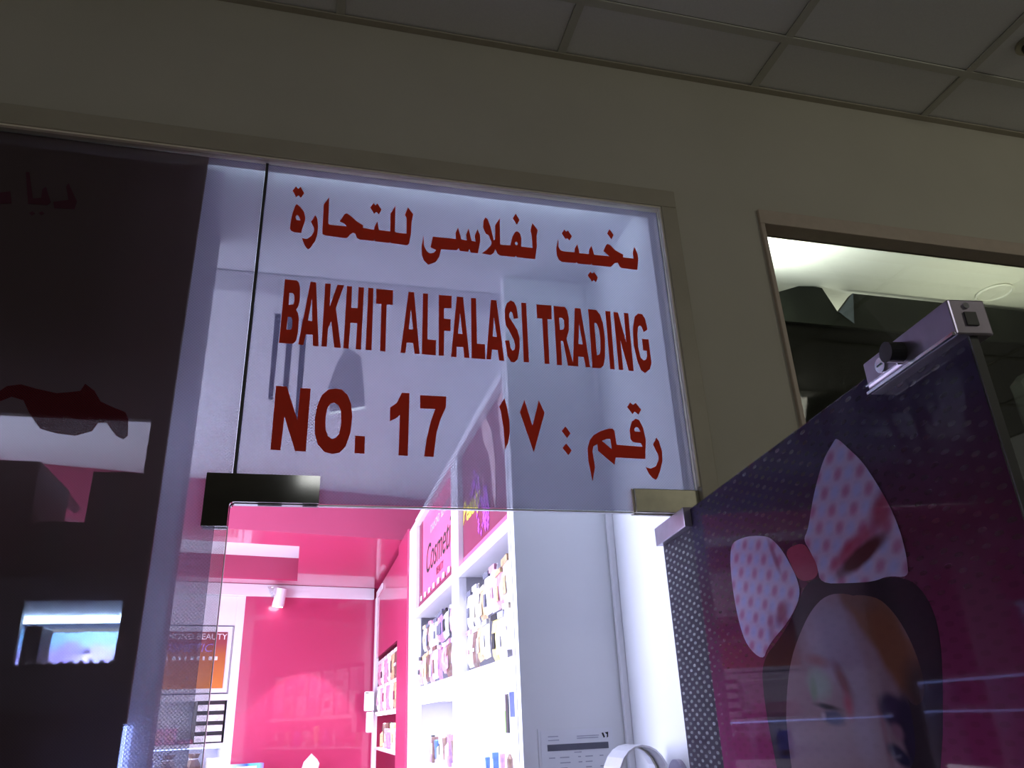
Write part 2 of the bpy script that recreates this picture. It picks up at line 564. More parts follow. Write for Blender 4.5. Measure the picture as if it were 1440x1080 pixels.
def tag(o, label, cat, group=None, kind=None):
    o['label'] = label
    o['category'] = cat
    if group:
        o['group'] = group
    if kind:
        o['kind'] = kind
    return o


def empty(name, loc=(0, 0, 0), rz=0.0):
    o = bpy.data.objects.new(name, None)
    o.empty_display_size = 0.05
    COL.objects.link(o)
    o.location = loc
    o.rotation_euler = (0, 0, rz)
    return o


def copy_tree(o, parent=None):
    c = o.copy()
    COL.objects.link(c)
    c.parent = parent
    for ch in list(o.children):
        copy_tree(ch, c)
    return c


def text_part(name, body, size, mtx, m, parent, bold=0.0, shear=0.0, sx=1.0, align='LEFT', label=None):
    cu = bpy.data.curves.new(name, 'FONT')
    cu.body = body
    cu.size = size
    cu.offset = bold
    cu.shear = shear
    cu.align_x = align
    cu.extrude = 0.0004
    tmp = bpy.data.objects.new(name, cu)
    COL.objects.link(tmp)
    bpy.context.view_layer.update()
    me = bpy.data.meshes.new_from_object(tmp.evaluated_get(bpy.context.evaluated_depsgraph_get()))
    bpy.data.objects.remove(tmp)
    me.transform(Matrix.Diagonal((sx, 1, 1, 1)))
    me.transform(mtx)
    me.materials.clear()
    me.materials.append(MT[m])
    o = bpy.data.objects.new(name, me)
    COL.objects.link(o)
    o.parent = parent
    if label:
        o['label'] = label
    return o


def frame_xz(origin, right, up):
    """matrix taking text (x, y, z) to world with given right/up directions"""
    r = Vector(right).normalized()
    u = Vector(up).normalized()
    n = r.cross(u)
    m = Matrix((r, u, n)).transposed().to_4x4()
    return Matrix.Translation(Vector(origin)) @ m


def poly_slab(name, pts, z0, z1, m, parent=None, kind=None, holes=()):
    mb = MB()
    mb.flat([pts] + list(holes), lambda u, v, d: (u, v, z0 + d), z1 - z0)
    return mb.build(name, m, parent, kind)

# red lettering outlines in the plane of the glass (metres: x, z)
GLYPHS = [[[(-0.0917,2.8396),(-0.0847,2.8527),(-0.0793,2.8463),(-0.0746,2.8531),(-0.0651,2.8359),(-0.0719,2.8218),(-0.0775,2.8283),(-0.0822,2.8217)]],[[(-0.0832,2.797),(-0.0795,2.8026),(-0.0708,2.7954),(-0.0622,2.7832),(-0.058,2.7671),(-0.0586,2.7559),(-0.0626,2.7389),(-0.0643,2.7245),(-0.0804,2.7243),(-0.0867,2.727),(-0.0902,2.7326),(-0.09,2.7517),(-0.0878,2.7741)],[(-0.0806,2.7654),(-0.0771,2.7728),(-0.0728,2.7692),(-0.0681,2.758),(-0.0772,2.7581)]],[[(-0.0365,2.777),(-0.031,2.768),(-0.0282,2.7462),(-0.0287,2.7242),(-0.0319,2.7075),(-0.0417,2.6861),(-0.0458,2.6816),(-0.0511,2.6857),(-0.0565,2.695),(-0.0614,2.7097),(-0.0508,2.7092),(-0.0414,2.7185),(-0.0363,2.7328),(-0.0373,2.7422),(-0.0445,2.7578)]],[[(-0.0073,2.8321),(-0.0057,2.7589),(-0.0022,2.7552),(0.0375,2.7557),(0.0296,2.7636),(0.0203,2.7674),(0.0303,2.789),(0.0354,2.7925),(0.043,2.7879),(0.0609,2.772),(0.075,2.7632),(0.0741,2.7564),(0.1003,2.7542),(0.1016,2.7648),(0.1077,2.7789),(0.1119,2.7549),(0.1387,2.7548),(0.1381,2.8053),(0.1495,2.8307),(0.1497,2.7551),(0.1557,2.753),(0.1776,2.7536),(0.177,2.7991),(0.1726,2.8072),(0.1799,2.83),(0.1931,2.8115),(0.1895,2.7908),(0.188,2.7549),(0.1838,2.7263),(0.1797,2.7208),(0.1399,2.7222),(0.1386,2.7268),(0.1369,2.7221),(0.104,2.7224),(0.1027,2.7286),(0.1012,2.7229),(0.0685,2.7229),(0.0615,2.727),(0.0576,2.7381),(0.0519,2.7396),(0.0453,2.7337),(0.0395,2.7242),(0.0333,2.7228),(-0.0095,2.7245),(-0.0168,2.7271),(-0.018,2.7365),(-0.0187,2.8104)]],[[(0.0895,2.8172),(0.0973,2.8308),(0.1017,2.8247),(0.106,2.8311),(0.1166,2.8144),(0.1107,2.8001),(0.1046,2.807),(0.0994,2.8)]],[[(0.218,2.7528),(0.2198,2.7235),(0.2265,2.7089),(0.2343,2.7043),(0.2431,2.7073),(0.2491,2.7159),(0.2353,2.722),(0.2408,2.7529),(0.2977,2.7536),(0.2967,2.7701),(0.303,2.7874),(0.3111,2.7533),(0.3246,2.753),(0.3229,2.7692),(0.3295,2.7883),(0.3364,2.7528),(0.3468,2.7521),(0.3442,2.7682),(0.3521,2.7884),(0.3579,2.7722),(0.358,2.7549),(0.3514,2.7193),(0.3338,2.7191),(0.3298,2.7291),(0.327,2.7203),(0.307,2.7207),(0.3035,2.7282),(0.2997,2.7215),(0.2611,2.7196),(0.2562,2.6972),(0.2479,2.6824),(0.2301,2.6726),(0.2195,2.6832),(0.2147,2.6978),(0.2139,2.7228)]],[[(0.3732,2.8271),(0.3786,2.8219),(0.3855,2.7992),(0.3923,2.7607),(0.3959,2.7655),(0.3971,2.8066),(0.4098,2.8291),(0.408,2.7519),(0.4127,2.7508),(0.4342,2.7523),(0.4404,2.7784),(0.4487,2.7942),(0.4539,2.7958),(0.4601,2.7913),(0.4638,2.777),(0.4616,2.7519),(0.4914,2.7518),(0.4909,2.7893),(0.4883,2.8038),(0.4947,2.8262),(0.5081,2.8064),(0.5038,2.7895),(0.5028,2.7585),(0.4961,2.7194),(0.4492,2.7196),(0.4469,2.7242),(0.4441,2.7195),(0.4078,2.7195),(0.401,2.7229),(0.3955,2.7366),(0.3906,2.724),(0.3829,2.7179),(0.3613,2.7204),(0.376,2.7342),(0.3856,2.7483),(0.3866,2.7556),(0.3797,2.775),(0.3723,2.7793),(0.3665,2.7967),(0.3679,2.8175)],[(0.4454,2.7601),(0.4495,2.7658),(0.4539,2.7617),(0.4521,2.7551),(0.4475,2.7545)]],[[(0.444,2.8338),(0.4519,2.8493),(0.4614,2.8308),(0.4535,2.8159)]],[[(0.5607,2.7864),(0.5599,2.7626),(0.5645,2.7543),(0.5722,2.7511),(0.6019,2.7521),(0.6028,2.7634),(0.611,2.7772),(0.615,2.751),(0.64,2.7516),(0.6419,2.7652),(0.6491,2.7772),(0.654,2.751),(0.6956,2.7515),(0.6803,2.7654),(0.6894,2.7845),(0.6943,2.7882),(0.7017,2.7855),(0.7126,2.7724),(0.7345,2.7606),(0.7331,2.7524),(0.7623,2.7525),(0.7615,2.7693),(0.7683,2.7882),(0.7751,2.7679),(0.7749,2.7498),(0.7687,2.7193),(0.7262,2.7198),(0.7211,2.7228),(0.7169,2.7347),(0.7086,2.7332),(0.6966,2.72),(0.6459,2.7194),(0.6442,2.7242),(0.642,2.7196),(0.6072,2.7199),(0.6055,2.7247),(0.6033,2.7203),(0.566,2.7195),(0.5586,2.725),(0.5538,2.7384),(0.5536,2.7589)]],[[(0.5715,2.8057),(0.5791,2.8181),(0.5836,2.8118),(0.5883,2.8169),(0.5982,2.8001),(0.591,2.786),(0.5849,2.793),(0.5809,2.7883)]],[[(0.6964,2.8213),(0.7038,2.8351),(0.7137,2.8186),(0.7063,2.8048)]],[[(0.6313,2.6879),(0.6397,2.6995),(0.6429,2.6941),(0.6494,2.6995),(0.6578,2.6836),(0.6516,2.67),(0.6461,2.676),(0.6416,2.6704)]],[[(-0.0911,2.5971),(-0.0656,2.5971),(-0.0606,2.592),(-0.0572,2.577),(-0.0561,2.5443),(-0.058,2.5316),(-0.0622,2.5225),(-0.0575,2.5143),(-0.0548,2.4998),(-0.0546,2.4657),(-0.057,2.4463),(-0.0621,2.4399),(-0.0682,2.4387),(-0.0922,2.4391)],[(-0.0792,2.5641),(-0.0718,2.5641),(-0.069,2.5593),(-0.0674,2.5457),(-0.0688,2.5355),(-0.0789,2.5333)],[(-0.078,2.5038),(-0.0707,2.5032),(-0.0679,2.4961),(-0.0676,2.4791),(-0.0696,2.4726),(-0.0791,2.4723)]],[[(-0.036,2.5967),(-0.0237,2.5965),(-0.0091,2.4371),(-0.0213,2.4378),(-0.0233,2.4643),(-0.0379,2.4643),(-0.0414,2.4376),(-0.0522,2.4391)],[(-0.0304,2.5544),(-0.0354,2.4979),(-0.0263,2.4975)]],[[(-0.0037,2.5955),(0.0085,2.5963),(0.0091,2.5377),(0.0232,2.5953),(0.0381,2.5956),(0.0228,2.5357),(0.0382,2.4373),(0.024,2.4374),(0.0144,2.5012),(0.0084,2.4822),(0.008,2.4378),(-0.0033,2.4378)]],[[(0.0445,2.5942),(0.0557,2.5946),(0.0563,2.539),(0.0704,2.5396),(0.0701,2.5943),(0.0828,2.5943),(0.0814,2.4364),(0.0701,2.4367),(0.0708,2.5014),(0.0563,2.5013),(0.0547,2.4367),(0.0435,2.437)]],[[(0.0924,2.5946),(0.104,2.5945),(0.1044,2.4366),(0.0915,2.4372)]],[[(0.1103,2.5938),(0.1486,2.5939),(0.1487,2.5557),(0.1348,2.5556),(0.1348,2.4358),(0.1232,2.4369),(0.1229,2.5557),(0.1111,2.5553)]],[[(0.1841,2.5934),(0.1971,2.5939),(0.2108,2.4359),(0.1997,2.4363),(0.1961,2.4625),(0.1817,2.462),(0.1792,2.4359),(0.1682,2.436)],[(0.1903,2.5489),(0.1857,2.4961),(0.1958,2.4963)]],[[(0.2178,2.5927),(0.2294,2.5933),(0.2285,2.4742),(0.2482,2.4738),(0.2472,2.4356),(0.2159,2.4359)]],[[(0.2549,2.5925),(0.2854,2.5932),(0.2846,2.5601),(0.2669,2.5589),(0.2667,2.531),(0.2824,2.5309),(0.2817,2.5002),(0.267,2.5),(0.2657,2.436),(0.254,2.4356)]],[[(0.2976,2.5923),(0.3125,2.5925),(0.3248,2.4349),(0.3129,2.435),(0.311,2.4614),(0.2954,2.4611),(0.2947,2.4345),(0.2824,2.4351)],[(0.3047,2.5494),(0.2993,2.4951),(0.3093,2.4947)]],[[(0.3314,2.5923),(0.3436,2.5924),(0.3432,2.4728),(0.362,2.4724),(0.3617,2.4347),(0.3298,2.4348)]],[[(0.3798,2.5918),(0.3931,2.592),(0.4064,2.4341),(0.3942,2.4339),(0.3916,2.4602),(0.3783,2.4605),(0.3749,2.435),(0.364,2.4346)],[(0.3855,2.5465),(0.381,2.4944),(0.3909,2.4943)]],[[(0.4284,2.5948),(0.4363,2.5915),(0.4419,2.5799),(0.4446,2.5485),(0.4338,2.546),(0.4313,2.5614),(0.4274,2.5656),(0.4233,2.5593),(0.4228,2.5486),(0.4292,2.5386),(0.4414,2.516),(0.446,2.4956),(0.4448,2.4696),(0.4392,2.4411),(0.4305,2.4316),(0.4223,2.4328),(0.4146,2.4468),(0.4103,2.4861),(0.4203,2.4877),(0.4226,2.4691),(0.4271,2.461),(0.432,2.4647),(0.4341,2.4765),(0.4318,2.4892),(0.4209,2.5142),(0.4142,2.5268),(0.4121,2.545),(0.4136,2.5718),(0.419,2.5871)]],[[(0.4542,2.5914),(0.4665,2.5918),(0.4655,2.4342),(0.4531,2.4346)]],[[(0.4919,2.5905),(0.5298,2.5915),(0.5284,2.5533),(0.5174,2.5531),(0.5149,2.4341),(0.5035,2.4338),(0.5046,2.553),(0.4918,2.5535)]],[[(0.5355,2.5904),(0.5633,2.5912),(0.5694,2.5822),(0.572,2.562),(0.5699,2.5268),(0.5619,2.5035),(0.5751,2.433),(0.5605,2.4332),(0.5532,2.4962),(0.5474,2.497),(0.5458,2.4328),(0.5337,2.433)],[(0.5472,2.5597),(0.5552,2.5596),(0.5594,2.554),(0.5591,2.5365),(0.5555,2.5282),(0.5474,2.5264)]],[[(0.5898,2.5902),(0.6044,2.5905),(0.6158,2.4329),(0.6047,2.4325),(0.6019,2.4587),(0.5883,2.4593),(0.5857,2.433),(0.5727,2.4333)],[(0.5973,2.5494),(0.5912,2.4922),(0.6021,2.4918)]],[[(0.6243,2.5902),(0.6449,2.5902),(0.6541,2.5779),(0.6596,2.5537),(0.6606,2.5105),(0.656,2.4624),(0.6501,2.4398),(0.6419,2.4322),(0.6214,2.4317)],[(0.6366,2.5543),(0.6433,2.5522),(0.6477,2.5363),(0.6485,2.5095),(0.6466,2.4827),(0.6428,2.4687),(0.6355,2.4661)]],[[(0.6689,2.5895),(0.6819,2.5896),(0.6777,2.4319),(0.6664,2.4319)]],[[(0.6902,2.5888),(0.7019,2.5888),(0.7154,2.507),(0.7177,2.5889),(0.7295,2.5889),(0.7263,2.431),(0.7136,2.4309),(0.7004,2.5112),(0.6997,2.4317),(0.6883,2.4316)]],[[(0.7562,2.5911),(0.7667,2.5899),(0.7732,2.5779),(0.776,2.5476),(0.7652,2.5393),(0.7612,2.5546),(0.7563,2.5575),(0.7511,2.5509),(0.7472,2.5287),(0.7453,2.496),(0.7485,2.4682),(0.7555,2.4613),(0.7623,2.4639),(0.7666,2.4736),(0.7673,2.4884),(0.7579,2.4884),(0.7585,2.5201),(0.7756,2.5202),(0.7756,2.4556),(0.7697,2.4394),(0.7554,2.4278),(0.746,2.435),(0.7387,2.4608),(0.7344,2.5032),(0.7372,2.547),(0.7458,2.5809)]],[[(-0.0903,2.3382),(-0.0685,2.3381),(-0.0421,2.2644),(-0.0407,2.3362),(-0.0197,2.3367),(-0.0209,2.1964),(-0.0419,2.1966),(-0.0683,2.2704),(-0.0707,2.1971),(-0.0902,2.1974)]],[[(0.0307,2.3399),(0.0447,2.3387),(0.0578,2.3262),(0.0656,2.3066),(0.0691,2.2779),(0.067,2.2418),(0.0587,2.2119),(0.0472,2.1969),(0.0325,2.1934),(0.0163,2.1971),(0.0021,2.2124),(-0.0052,2.2354),(-0.0073,2.2678),(-0.0042,2.2979),(0.0039,2.3228),(0.017,2.3366)],[(0.0301,2.3076),(0.0395,2.302),(0.0451,2.2887),(0.0469,2.2617),(0.0439,2.2377),(0.0375,2.2286),(0.0296,2.2259),(0.0211,2.2322),(0.0157,2.2482),(0.0144,2.2719),(0.017,2.2946),(0.0228,2.3047)]],[[(0.0768,2.2355),(0.097,2.2349),(0.0975,2.1967),(0.077,2.197)]],[[(0.1728,2.339),(0.1894,2.3394),(0.1877,2.1956),(0.1681,2.196),(0.1693,2.2871),(0.1595,2.2782),(0.1483,2.2715),(0.1482,2.3031),(0.1617,2.3139)]],[[(0.2128,2.3359),(0.2704,2.3363),(0.2696,2.3108),(0.2577,2.282),(0.2488,2.2507),(0.2424,2.1955),(0.2222,2.1959),(0.2272,2.2344),(0.2358,2.2746),(0.246,2.3054),(0.213,2.305)]],[[(0.4031,2.3405),(0.4085,2.3168),(0.4125,2.2874),(0.4121,2.2582),(0.4075,2.2348),(0.3999,2.2188),(0.3984,2.2691),(0.3939,2.3071),(0.3904,2.3194)]],[[(0.4498,2.3388),(0.4654,2.2769),(0.4837,2.34),(0.4957,2.3104),(0.4652,2.2153),(0.4377,2.3089)]],[[(0.5334,2.2685),(0.543,2.28),(0.5541,2.2636),(0.5451,2.2522)]],[[(0.5326,2.2282),(0.542,2.2389),(0.5539,2.2225),(0.545,2.2119)]],[[(0.648,2.2796),(0.6571,2.28),(0.6612,2.2748),(0.6632,2.2413),(0.7269,2.2393),(0.7238,2.2476),(0.7042,2.2497),(0.6989,2.257),(0.6988,2.2782),(0.7067,2.3),(0.7175,2.3079),(0.7258,2.3047),(0.7336,2.286),(0.7367,2.2572),(0.7301,2.21),(0.6577,2.2107),(0.653,2.1935),(0.6168,2.2251),(0.6165,2.2413),(0.6064,2.235),(0.603,2.2231),(0.6058,2.1854),(0.5972,2.1537),(0.5915,2.1993),(0.5919,2.2285),(0.5988,2.2494),(0.6088,2.2618),(0.6278,2.2732)],[(0.6285,2.2493),(0.6411,2.2549),(0.6494,2.2541),(0.6506,2.2298)],[(0.7108,2.2818),(0.7161,2.2876),(0.7221,2.2854),(0.7257,2.2765),(0.7117,2.2758)]],[[(0.6993,2.3367),(0.708,2.3482),(0.7145,2.3423),(0.722,2.3481),(0.7342,2.3316),(0.7259,2.3189),(0.7174,2.3259),(0.711,2.3193)]],[[(0.7644,2.2631),(0.7695,2.2542),(0.7742,2.2303),(0.772,2.2063),(0.7634,2.1823),(0.7554,2.1674),(0.7501,2.1615),(0.7424,2.1656),(0.7351,2.1755),(0.7293,2.1899),(0.7411,2.1874),(0.7541,2.1938),(0.7631,2.2089),(0.7637,2.2208),(0.7535,2.2459)]]]
PORTRAIT = {'bow_right':[[(0.5814,2.0221),(0.6046,1.9973),(0.6275,1.9719),(0.6436,1.9432),(0.655,1.9191),(0.6637,1.8985),(0.6698,1.8733),(0.6714,1.8536),(0.67,1.8311),(0.6647,1.8142),(0.6259,1.8233),(0.5935,1.8212),(0.5355,1.8286),(0.4618,1.8401),(0.4629,1.863),(0.4518,1.8883),(0.4372,1.9092),(0.4575,1.9202),(0.4835,1.9545),(0.5115,1.9826),(0.5392,2.0052),(0.5711,2.0182)]],'bow_left':[[(0.1775,1.9582),(0.2141,1.959),(0.2604,1.9545),(0.3242,1.9398),(0.3476,1.9247),(0.3681,1.9052),(0.3849,1.8796),(0.3956,1.8608),(0.3995,1.8388),(0.3817,1.8201),(0.3354,1.7973),(0.2838,1.7808),(0.2552,1.7685),(0.2297,1.7505),(0.1761,1.7778),(0.1574,1.8172),(0.1512,1.8737),(0.1587,1.9299)]],'bow_knot':[[(0.3741,1.9065),(0.4321,1.9067),(0.4504,1.8909),(0.4663,1.8601),(0.4524,1.8489),(0.419,1.8498),(0.3972,1.8581),(0.3858,1.8819)]],'hair':[[(0.4602,1.8506),(0.5715,1.8245),(0.6325,1.8213),(0.6695,1.8106),(0.6909,1.7862),(0.6963,1.7509),(0.6812,1.6991),(0.6416,1.6074),(0.4788,1.5983),(0.2417,1.5878),(0.2103,1.642),(0.2095,1.6927),(0.2218,1.7501),(0.314,1.7827),(0.378,1.8171),(0.413,1.8449)]],'face':[[(0.4702,1.8229),(0.5229,1.8176),(0.5624,1.8022),(0.5751,1.7705),(0.5903,1.7379),(0.6049,1.6986),(0.6096,1.6656),(0.6005,1.6219),(0.5803,1.6034),(0.2604,1.5874),(0.268,1.6373),(0.2981,1.7038),(0.3317,1.748),(0.3757,1.782),(0.4211,1.8088)]],'hair_strand':[[(0.522,1.8152),(0.589,1.8042),(0.6169,1.7834),(0.6357,1.7552),(0.6467,1.7209),(0.6456,1.6849),(0.6184,1.6696),(0.5997,1.6904),(0.579,1.7104),(0.5545,1.7408),(0.5402,1.7697),(0.5278,1.7949)]]}

# ================================================================ SETTING
def S(name, mb, m, label=None):
    return mb.build(name, m, None, 'structure', label)


mb = MB()
for a in ((-4.5, -1.9, 0, 3.62), (-1.9, 1.147, 2.965, 3.62), (1.147, 5.4, 2.965, 3.62), (0.893, 1.147, 0, 2.965), (1.147, 3.4, 2.948, 2.965), (1.147, 3.4, 0, 0.9), (3.4, 5.4, 0, 2.965)):
    mb.box(a[0], a[1], -0.012, 0.10 if a[1] < 1.2 else 0.04, a[2], a[3])
S('wall_front', mb, 'wall', 'beige painted corridor wall above and between the shop openings')

# corridor floor and suspended ceiling
S('floor', MB().box(-4.5, 5.4, -4.2, -0.012, -0.06, 0), 'cfloor', 'corridor floor in front of the shop')
S('wall_back', MB().box(-4.5, 5.4, -4.3, -4.2, 0, 3.62), 'wall', 'beige corridor wall opposite the shop')
ceil = empty('ceiling', (0, 0, 3.40))
ceil['kind'] = 'structure'
ceil['label'] = 'suspended corridor ceiling of square grey tiles in a metal grid'
xs = [-0.009 + 0.612 * k for k in range(-5, 9)]
ys = [-0.012, -0.208] + [-0.208 - 0.61 * k for k in range(1, 7)]
tile_mesh = {}
for j in range(len(ys) - 1):
    for i in range(len(xs) - 1):
        x0, x1, y1, y0 = xs[i] + 0.011, xs[i + 1] - 0.011, ys[j] - 0.011, ys[j + 1] + 0.011
        w, h = x1 - x0, y1 - y0
        key = (round(w, 3), round(h, 3))
        if key not in tile_mesh:
            o = MB().box(-w / 2, w / 2, -h / 2, h / 2, 0.004, 0.016, bevel=0.002).build('ceiling_tile', 'tile', ceil)
            tile_mesh[key] = o.data
        else:
            o = bpy.data.objects.new('ceiling_tile', tile_mesh[key])
            COL.objects.link(o)
            o.parent = ceil
        o.location = ((x0 + x1) / 2, (y0 + y1) / 2, 0)
for x in xs:
    MB().box(x - 0.0115, x + 0.0115, ys[-1], -0.012, -0.002, 0.004, bevel=0.0008).build('grid_bar', 'grid', ceil)
for y in ys[1:]:
    MB().box(xs[0], xs[-1], y - 0.0115, y + 0.0115, -0.0025, 0.0035, bevel=0.0008).build('grid_bar', 'grid', ceil)
MB().box(xs[0], xs[-1], -0.032, -0.012, -0.004, 0.0015, bevel=0.0008).build('wall_angle', 'trim', ceil)
MB().box(xs[0], xs[-1], ys[-1], -0.012, 0.03, 0.05).build('ceiling_void', 'black', ceil)

# trim round the shop front
t = empty('trim_1')
t['kind'] = 'structure'
t['label'] = 'beige metal frame around the shop glass front'
MB().box(-1.9, 0.893, -0.028, 0.03, 2.911, 2.965, bevel=0.003).build('head_rail', 'trim', t)
MB().box(0.848, 0.893, -0.028, 0.03, 0.0, 2.911, bevel=0.003).build('jamb', 'trim', t)
MB().box(-1.9, -1.86, -0.028, 0.03, 0.0, 2.911, bevel=0.003).build('jamb', 'trim', t)
MB().box(-1.86, 0.848, -0.024, -0.016, 2.9065, 2.911).build('bead', 'trim_edge', t)
MB().box(0.8445, 0.848, -0.024, -0.016, 2.142, 2.9065).build('bead', 'trim_edge', t)
MB().box(-1.9, 0.897, -0.0135, -0.012, 2.965, 2.968).build('caulk_line', 'joint', t)
MB().box(0.893, 0.897, -0.0135, -0.012, 0.0, 2.965).build('caulk_line', 'joint', t)
# window frame of the neighbouring unit
t = empty('trim_2')
t['kind'] = 'structure'
t['label'] = 'beige frame around the window of the neighbouring unit'
MB().box(1.147, 3.4, -0.022, 0.04, 2.902, 2.948, bevel=0.002).build('head_rail', 'ntrim', t)
MB().box(1.147, 1.160, -0.022, 0.04, 0.9, 2.902, bevel=0.002).build('jamb', 'ntrim', t)
MB().box(1.147, 3.4, -0.022, 0.10, 0.9, 0.94, bevel=0.002).build('sill', 'ntrim', t)

# glass: fixed side pane, transom pane, neighbour's pane
w1 = empty('window_1')
w1['kind'] = 'structure'
w1['label'] = 'tall fixed glass pane left of the shop doorway'
MB().box(-1.86, -0.1575, 0.0, 0.010, 0.0, 2.911).build('glass_pane', 'glass', w1)
MB().box(-0.1574, -0.1556, 0.0, 0.010, 0.0, 2.04).build('glass_edge', 'glass_edge', w1)
MB().box(-0.1575, -0.151, -0.001, 0.010, 2.142, 2.911).build('joint', 'joint', w1)
w2 = empty('window_2')
w2['kind'] = 'structure'
w2['label'] = 'glass transom pane above the shop doorway'
MB().box(-0.151, 0.848, 0.0, 0.010, 2.087, 2.911).build('glass_pane', 'glass', w2)
MB().box(0.012, 0.688, 0.0, 0.010, 2.0835, 2.0868).build('glass_edge', 'glass_edge', w2)
w3 = empty('window_3')
w3['kind'] = 'structure'
w3['label'] = 'window pane of the neighbouring unit'
MB().box(1.160, 3.4, 0.03, 0.036, 0.94, 2.902).build('glass_pane', 'glass_dim', w3)

# ---- shop shell
S('floor', MB().box(-2.3, 1.0, 0.10, 5.75, -0.06, 0.0), 'floor', 'pale glossy shop floor')
S('wall_right', MB().box(0.87, 1.0, 0.10, 5.75, 0, 3.3), 'white', 'white right wall of the shop beside the doorway')
S('wall_left', MB().box(-2.4, -2.3, 0.10, 5.75, 0, 3.3), 'white', 'white left wall of the shop')
S('wall_stub', MB().box(0.568, 0.87, 0.584, 0.622, 0, 3.1), 'white', 'short white partition facing the doorway')
S('trim_3', MB().box(0.852, 0.87, 0.566, 0.584, 0, 3.03, bevel=0.002), 'gloss_white', 'narrow white corner strip beside the partition')
S('trim_4', MB().box(-0.302, -0.262, 0.10, 0.112, 0, 2.95, bevel=0.002), 'frost', 'narrow frosted fin behind the fixed pane')

SL = 0.2475


def yb(x):
    return 5.176 + SL * x


def yn(x):
    return 3.22 + SL * x


# white ceiling; a painted grey strip stands in for a slot's shade
mb = MB()
mb.box(-2.3, 0.87, 0.10, 0.70, 3.03, 3.06)
mb.box(-2.3, 0.87, 0.70, 0.83, 3.031, 3.06)
mb.flat([[(-2.3, 0.83), (0.87, 0.83), (0.87, yn(0.87) + 0.02), (-2.3, yn(-2.3) + 0.02)]], lambda u, v, d: (u, v, 3.03 + d), 0.03)
S('ceiling', mb, 'white', 'white plaster shop ceiling')
S('trim_slot_shade', MB().box(-2.29, 0.869, 0.70, 0.83, 3.026, 3.0305, bevel=0.001), 'slot_shade', 'grey strip painted for the shade of a slot across the white shop ceiling')
# pink drop and low glossy ceiling with a recess
mb = MB()
mb.flat([[(-2.3, yn(-2.3)), (0.87, yn(0.87)), (0.87, yn(0.87) + 0.02), (-2.3, yn(-2.3) + 0.02)]], lambda u, v, d: (u, v, 2.75 + d), 0.28)
S('wall_bulkhead', mb, 'pink_dull', 'pink bulkhead between the high white and low pink ceilings')
rec = [(-0.068, 3.585), (-0.084, 4.91), (-1.50, 4.56), (-1.50, 3.23)]
mb = MB()
mb.flat([[(-2.3, yn(-2.3) + 0.02), (0.87, yn(0.87) + 0.02), (0.87, yb(0.87)), (-2.3, yb(-2.3))], rec], lambda u, v, d: (u, v, 2.75 + d), 0.012)
S('ceiling', mb, 'pink', 'low glossy pink ceiling at the back of the shop')
mb = MB()
for (a, b) in zip(rec, rec[1:] + rec[:1]):
    mb.flat([[(0, 2.762), (1, 2.762), (1, 2.93), (0, 2.93)]], lambda u, v, d, a=a, b=b: (a[0] + (b[0] - a[0]) * u, a[1] + (b[1] - a[1]) * u, v), 0)
S('ceiling_recess', mb, 'pink_dull', 'pink sides of the rectangular recess in the low ceiling')
mb = MB()
mb.flat([rec], lambda u, v, d: (u, v, 2.93 + d), 0.02)
S('ceiling_recess', mb, 'white', 'pale top of the rectangular ceiling recess')

# back wall frame: local x runs along the wall, local -y towards the doorway
BW = (0.5, 5.3)
BWA = math.radians(13.9)
o = MB().box(-1.0, 0.6, 0.0, 0.35, 0, 3.1).build('wall_back', 'pink', None, 'structure', 'glossy pink back wall of the shop')
o.location = (*BW, 0)
o.rotation_euler = (0, 0, BWA)
o = MB().box(-2.9, 0.05, -0.035, -0.001, 2.655, 2.748, bevel=0.003).build('trim_5', 'gloss_white', None, 'structure', 'white cornice along the top of the pink back wall')
o.location = (*BW, 0)
o.rotation_euler = (0, 0, BWA)

# ---- neighbouring unit seen through its window
S('ceiling', MB().box(1.0, 5.4, 0.04, 2.2, 3.40, 3.46), 'cream', 'cream ceiling of the neighbouring unit')
S('wall_left', MB().box(1.0, 1.147, 0.10, 2.2, 0, 3.40), 'cream', 'cream side wall of the neighbouring unit')
S('wall_back', MB().box(1.0, 5.4, 2.1, 2.2, 0, 3.40), 'cream', 'cream rear wall of the neighbouring unit')
S('floor', MB().box(1.0, 5.4, 0.10, 2.1, -0.06, 0), 'cfloor', 'floor of the neighbouring unit')
S('wall_right', MB().box(5.3, 5.4, 0.10, 2.1, 0, 3.4), 'cream', 'far side wall of the neighbouring unit')

# ================================================================ SHOP SIGN
sign = empty('shop_sign')
tag(sign, 'white perforated sign film on the glass above the doorway, red Arabic and English lettering', 'sign')
MB().flat([[(-0.151, 2.0875), (0.8445, 2.0875), (0.8445, 2.9065), (-0.151, 2.9065)]], lambda u, v, d: (u, -0.0012, v)).build('film', 'white_film', sign)
for gi, loops in enumerate(GLYPHS):
    MB().flat(loops, lambda u, v, d: (u, -0.0016 - d, v), 0.0006).build('letter', 'red_vinyl', sign)

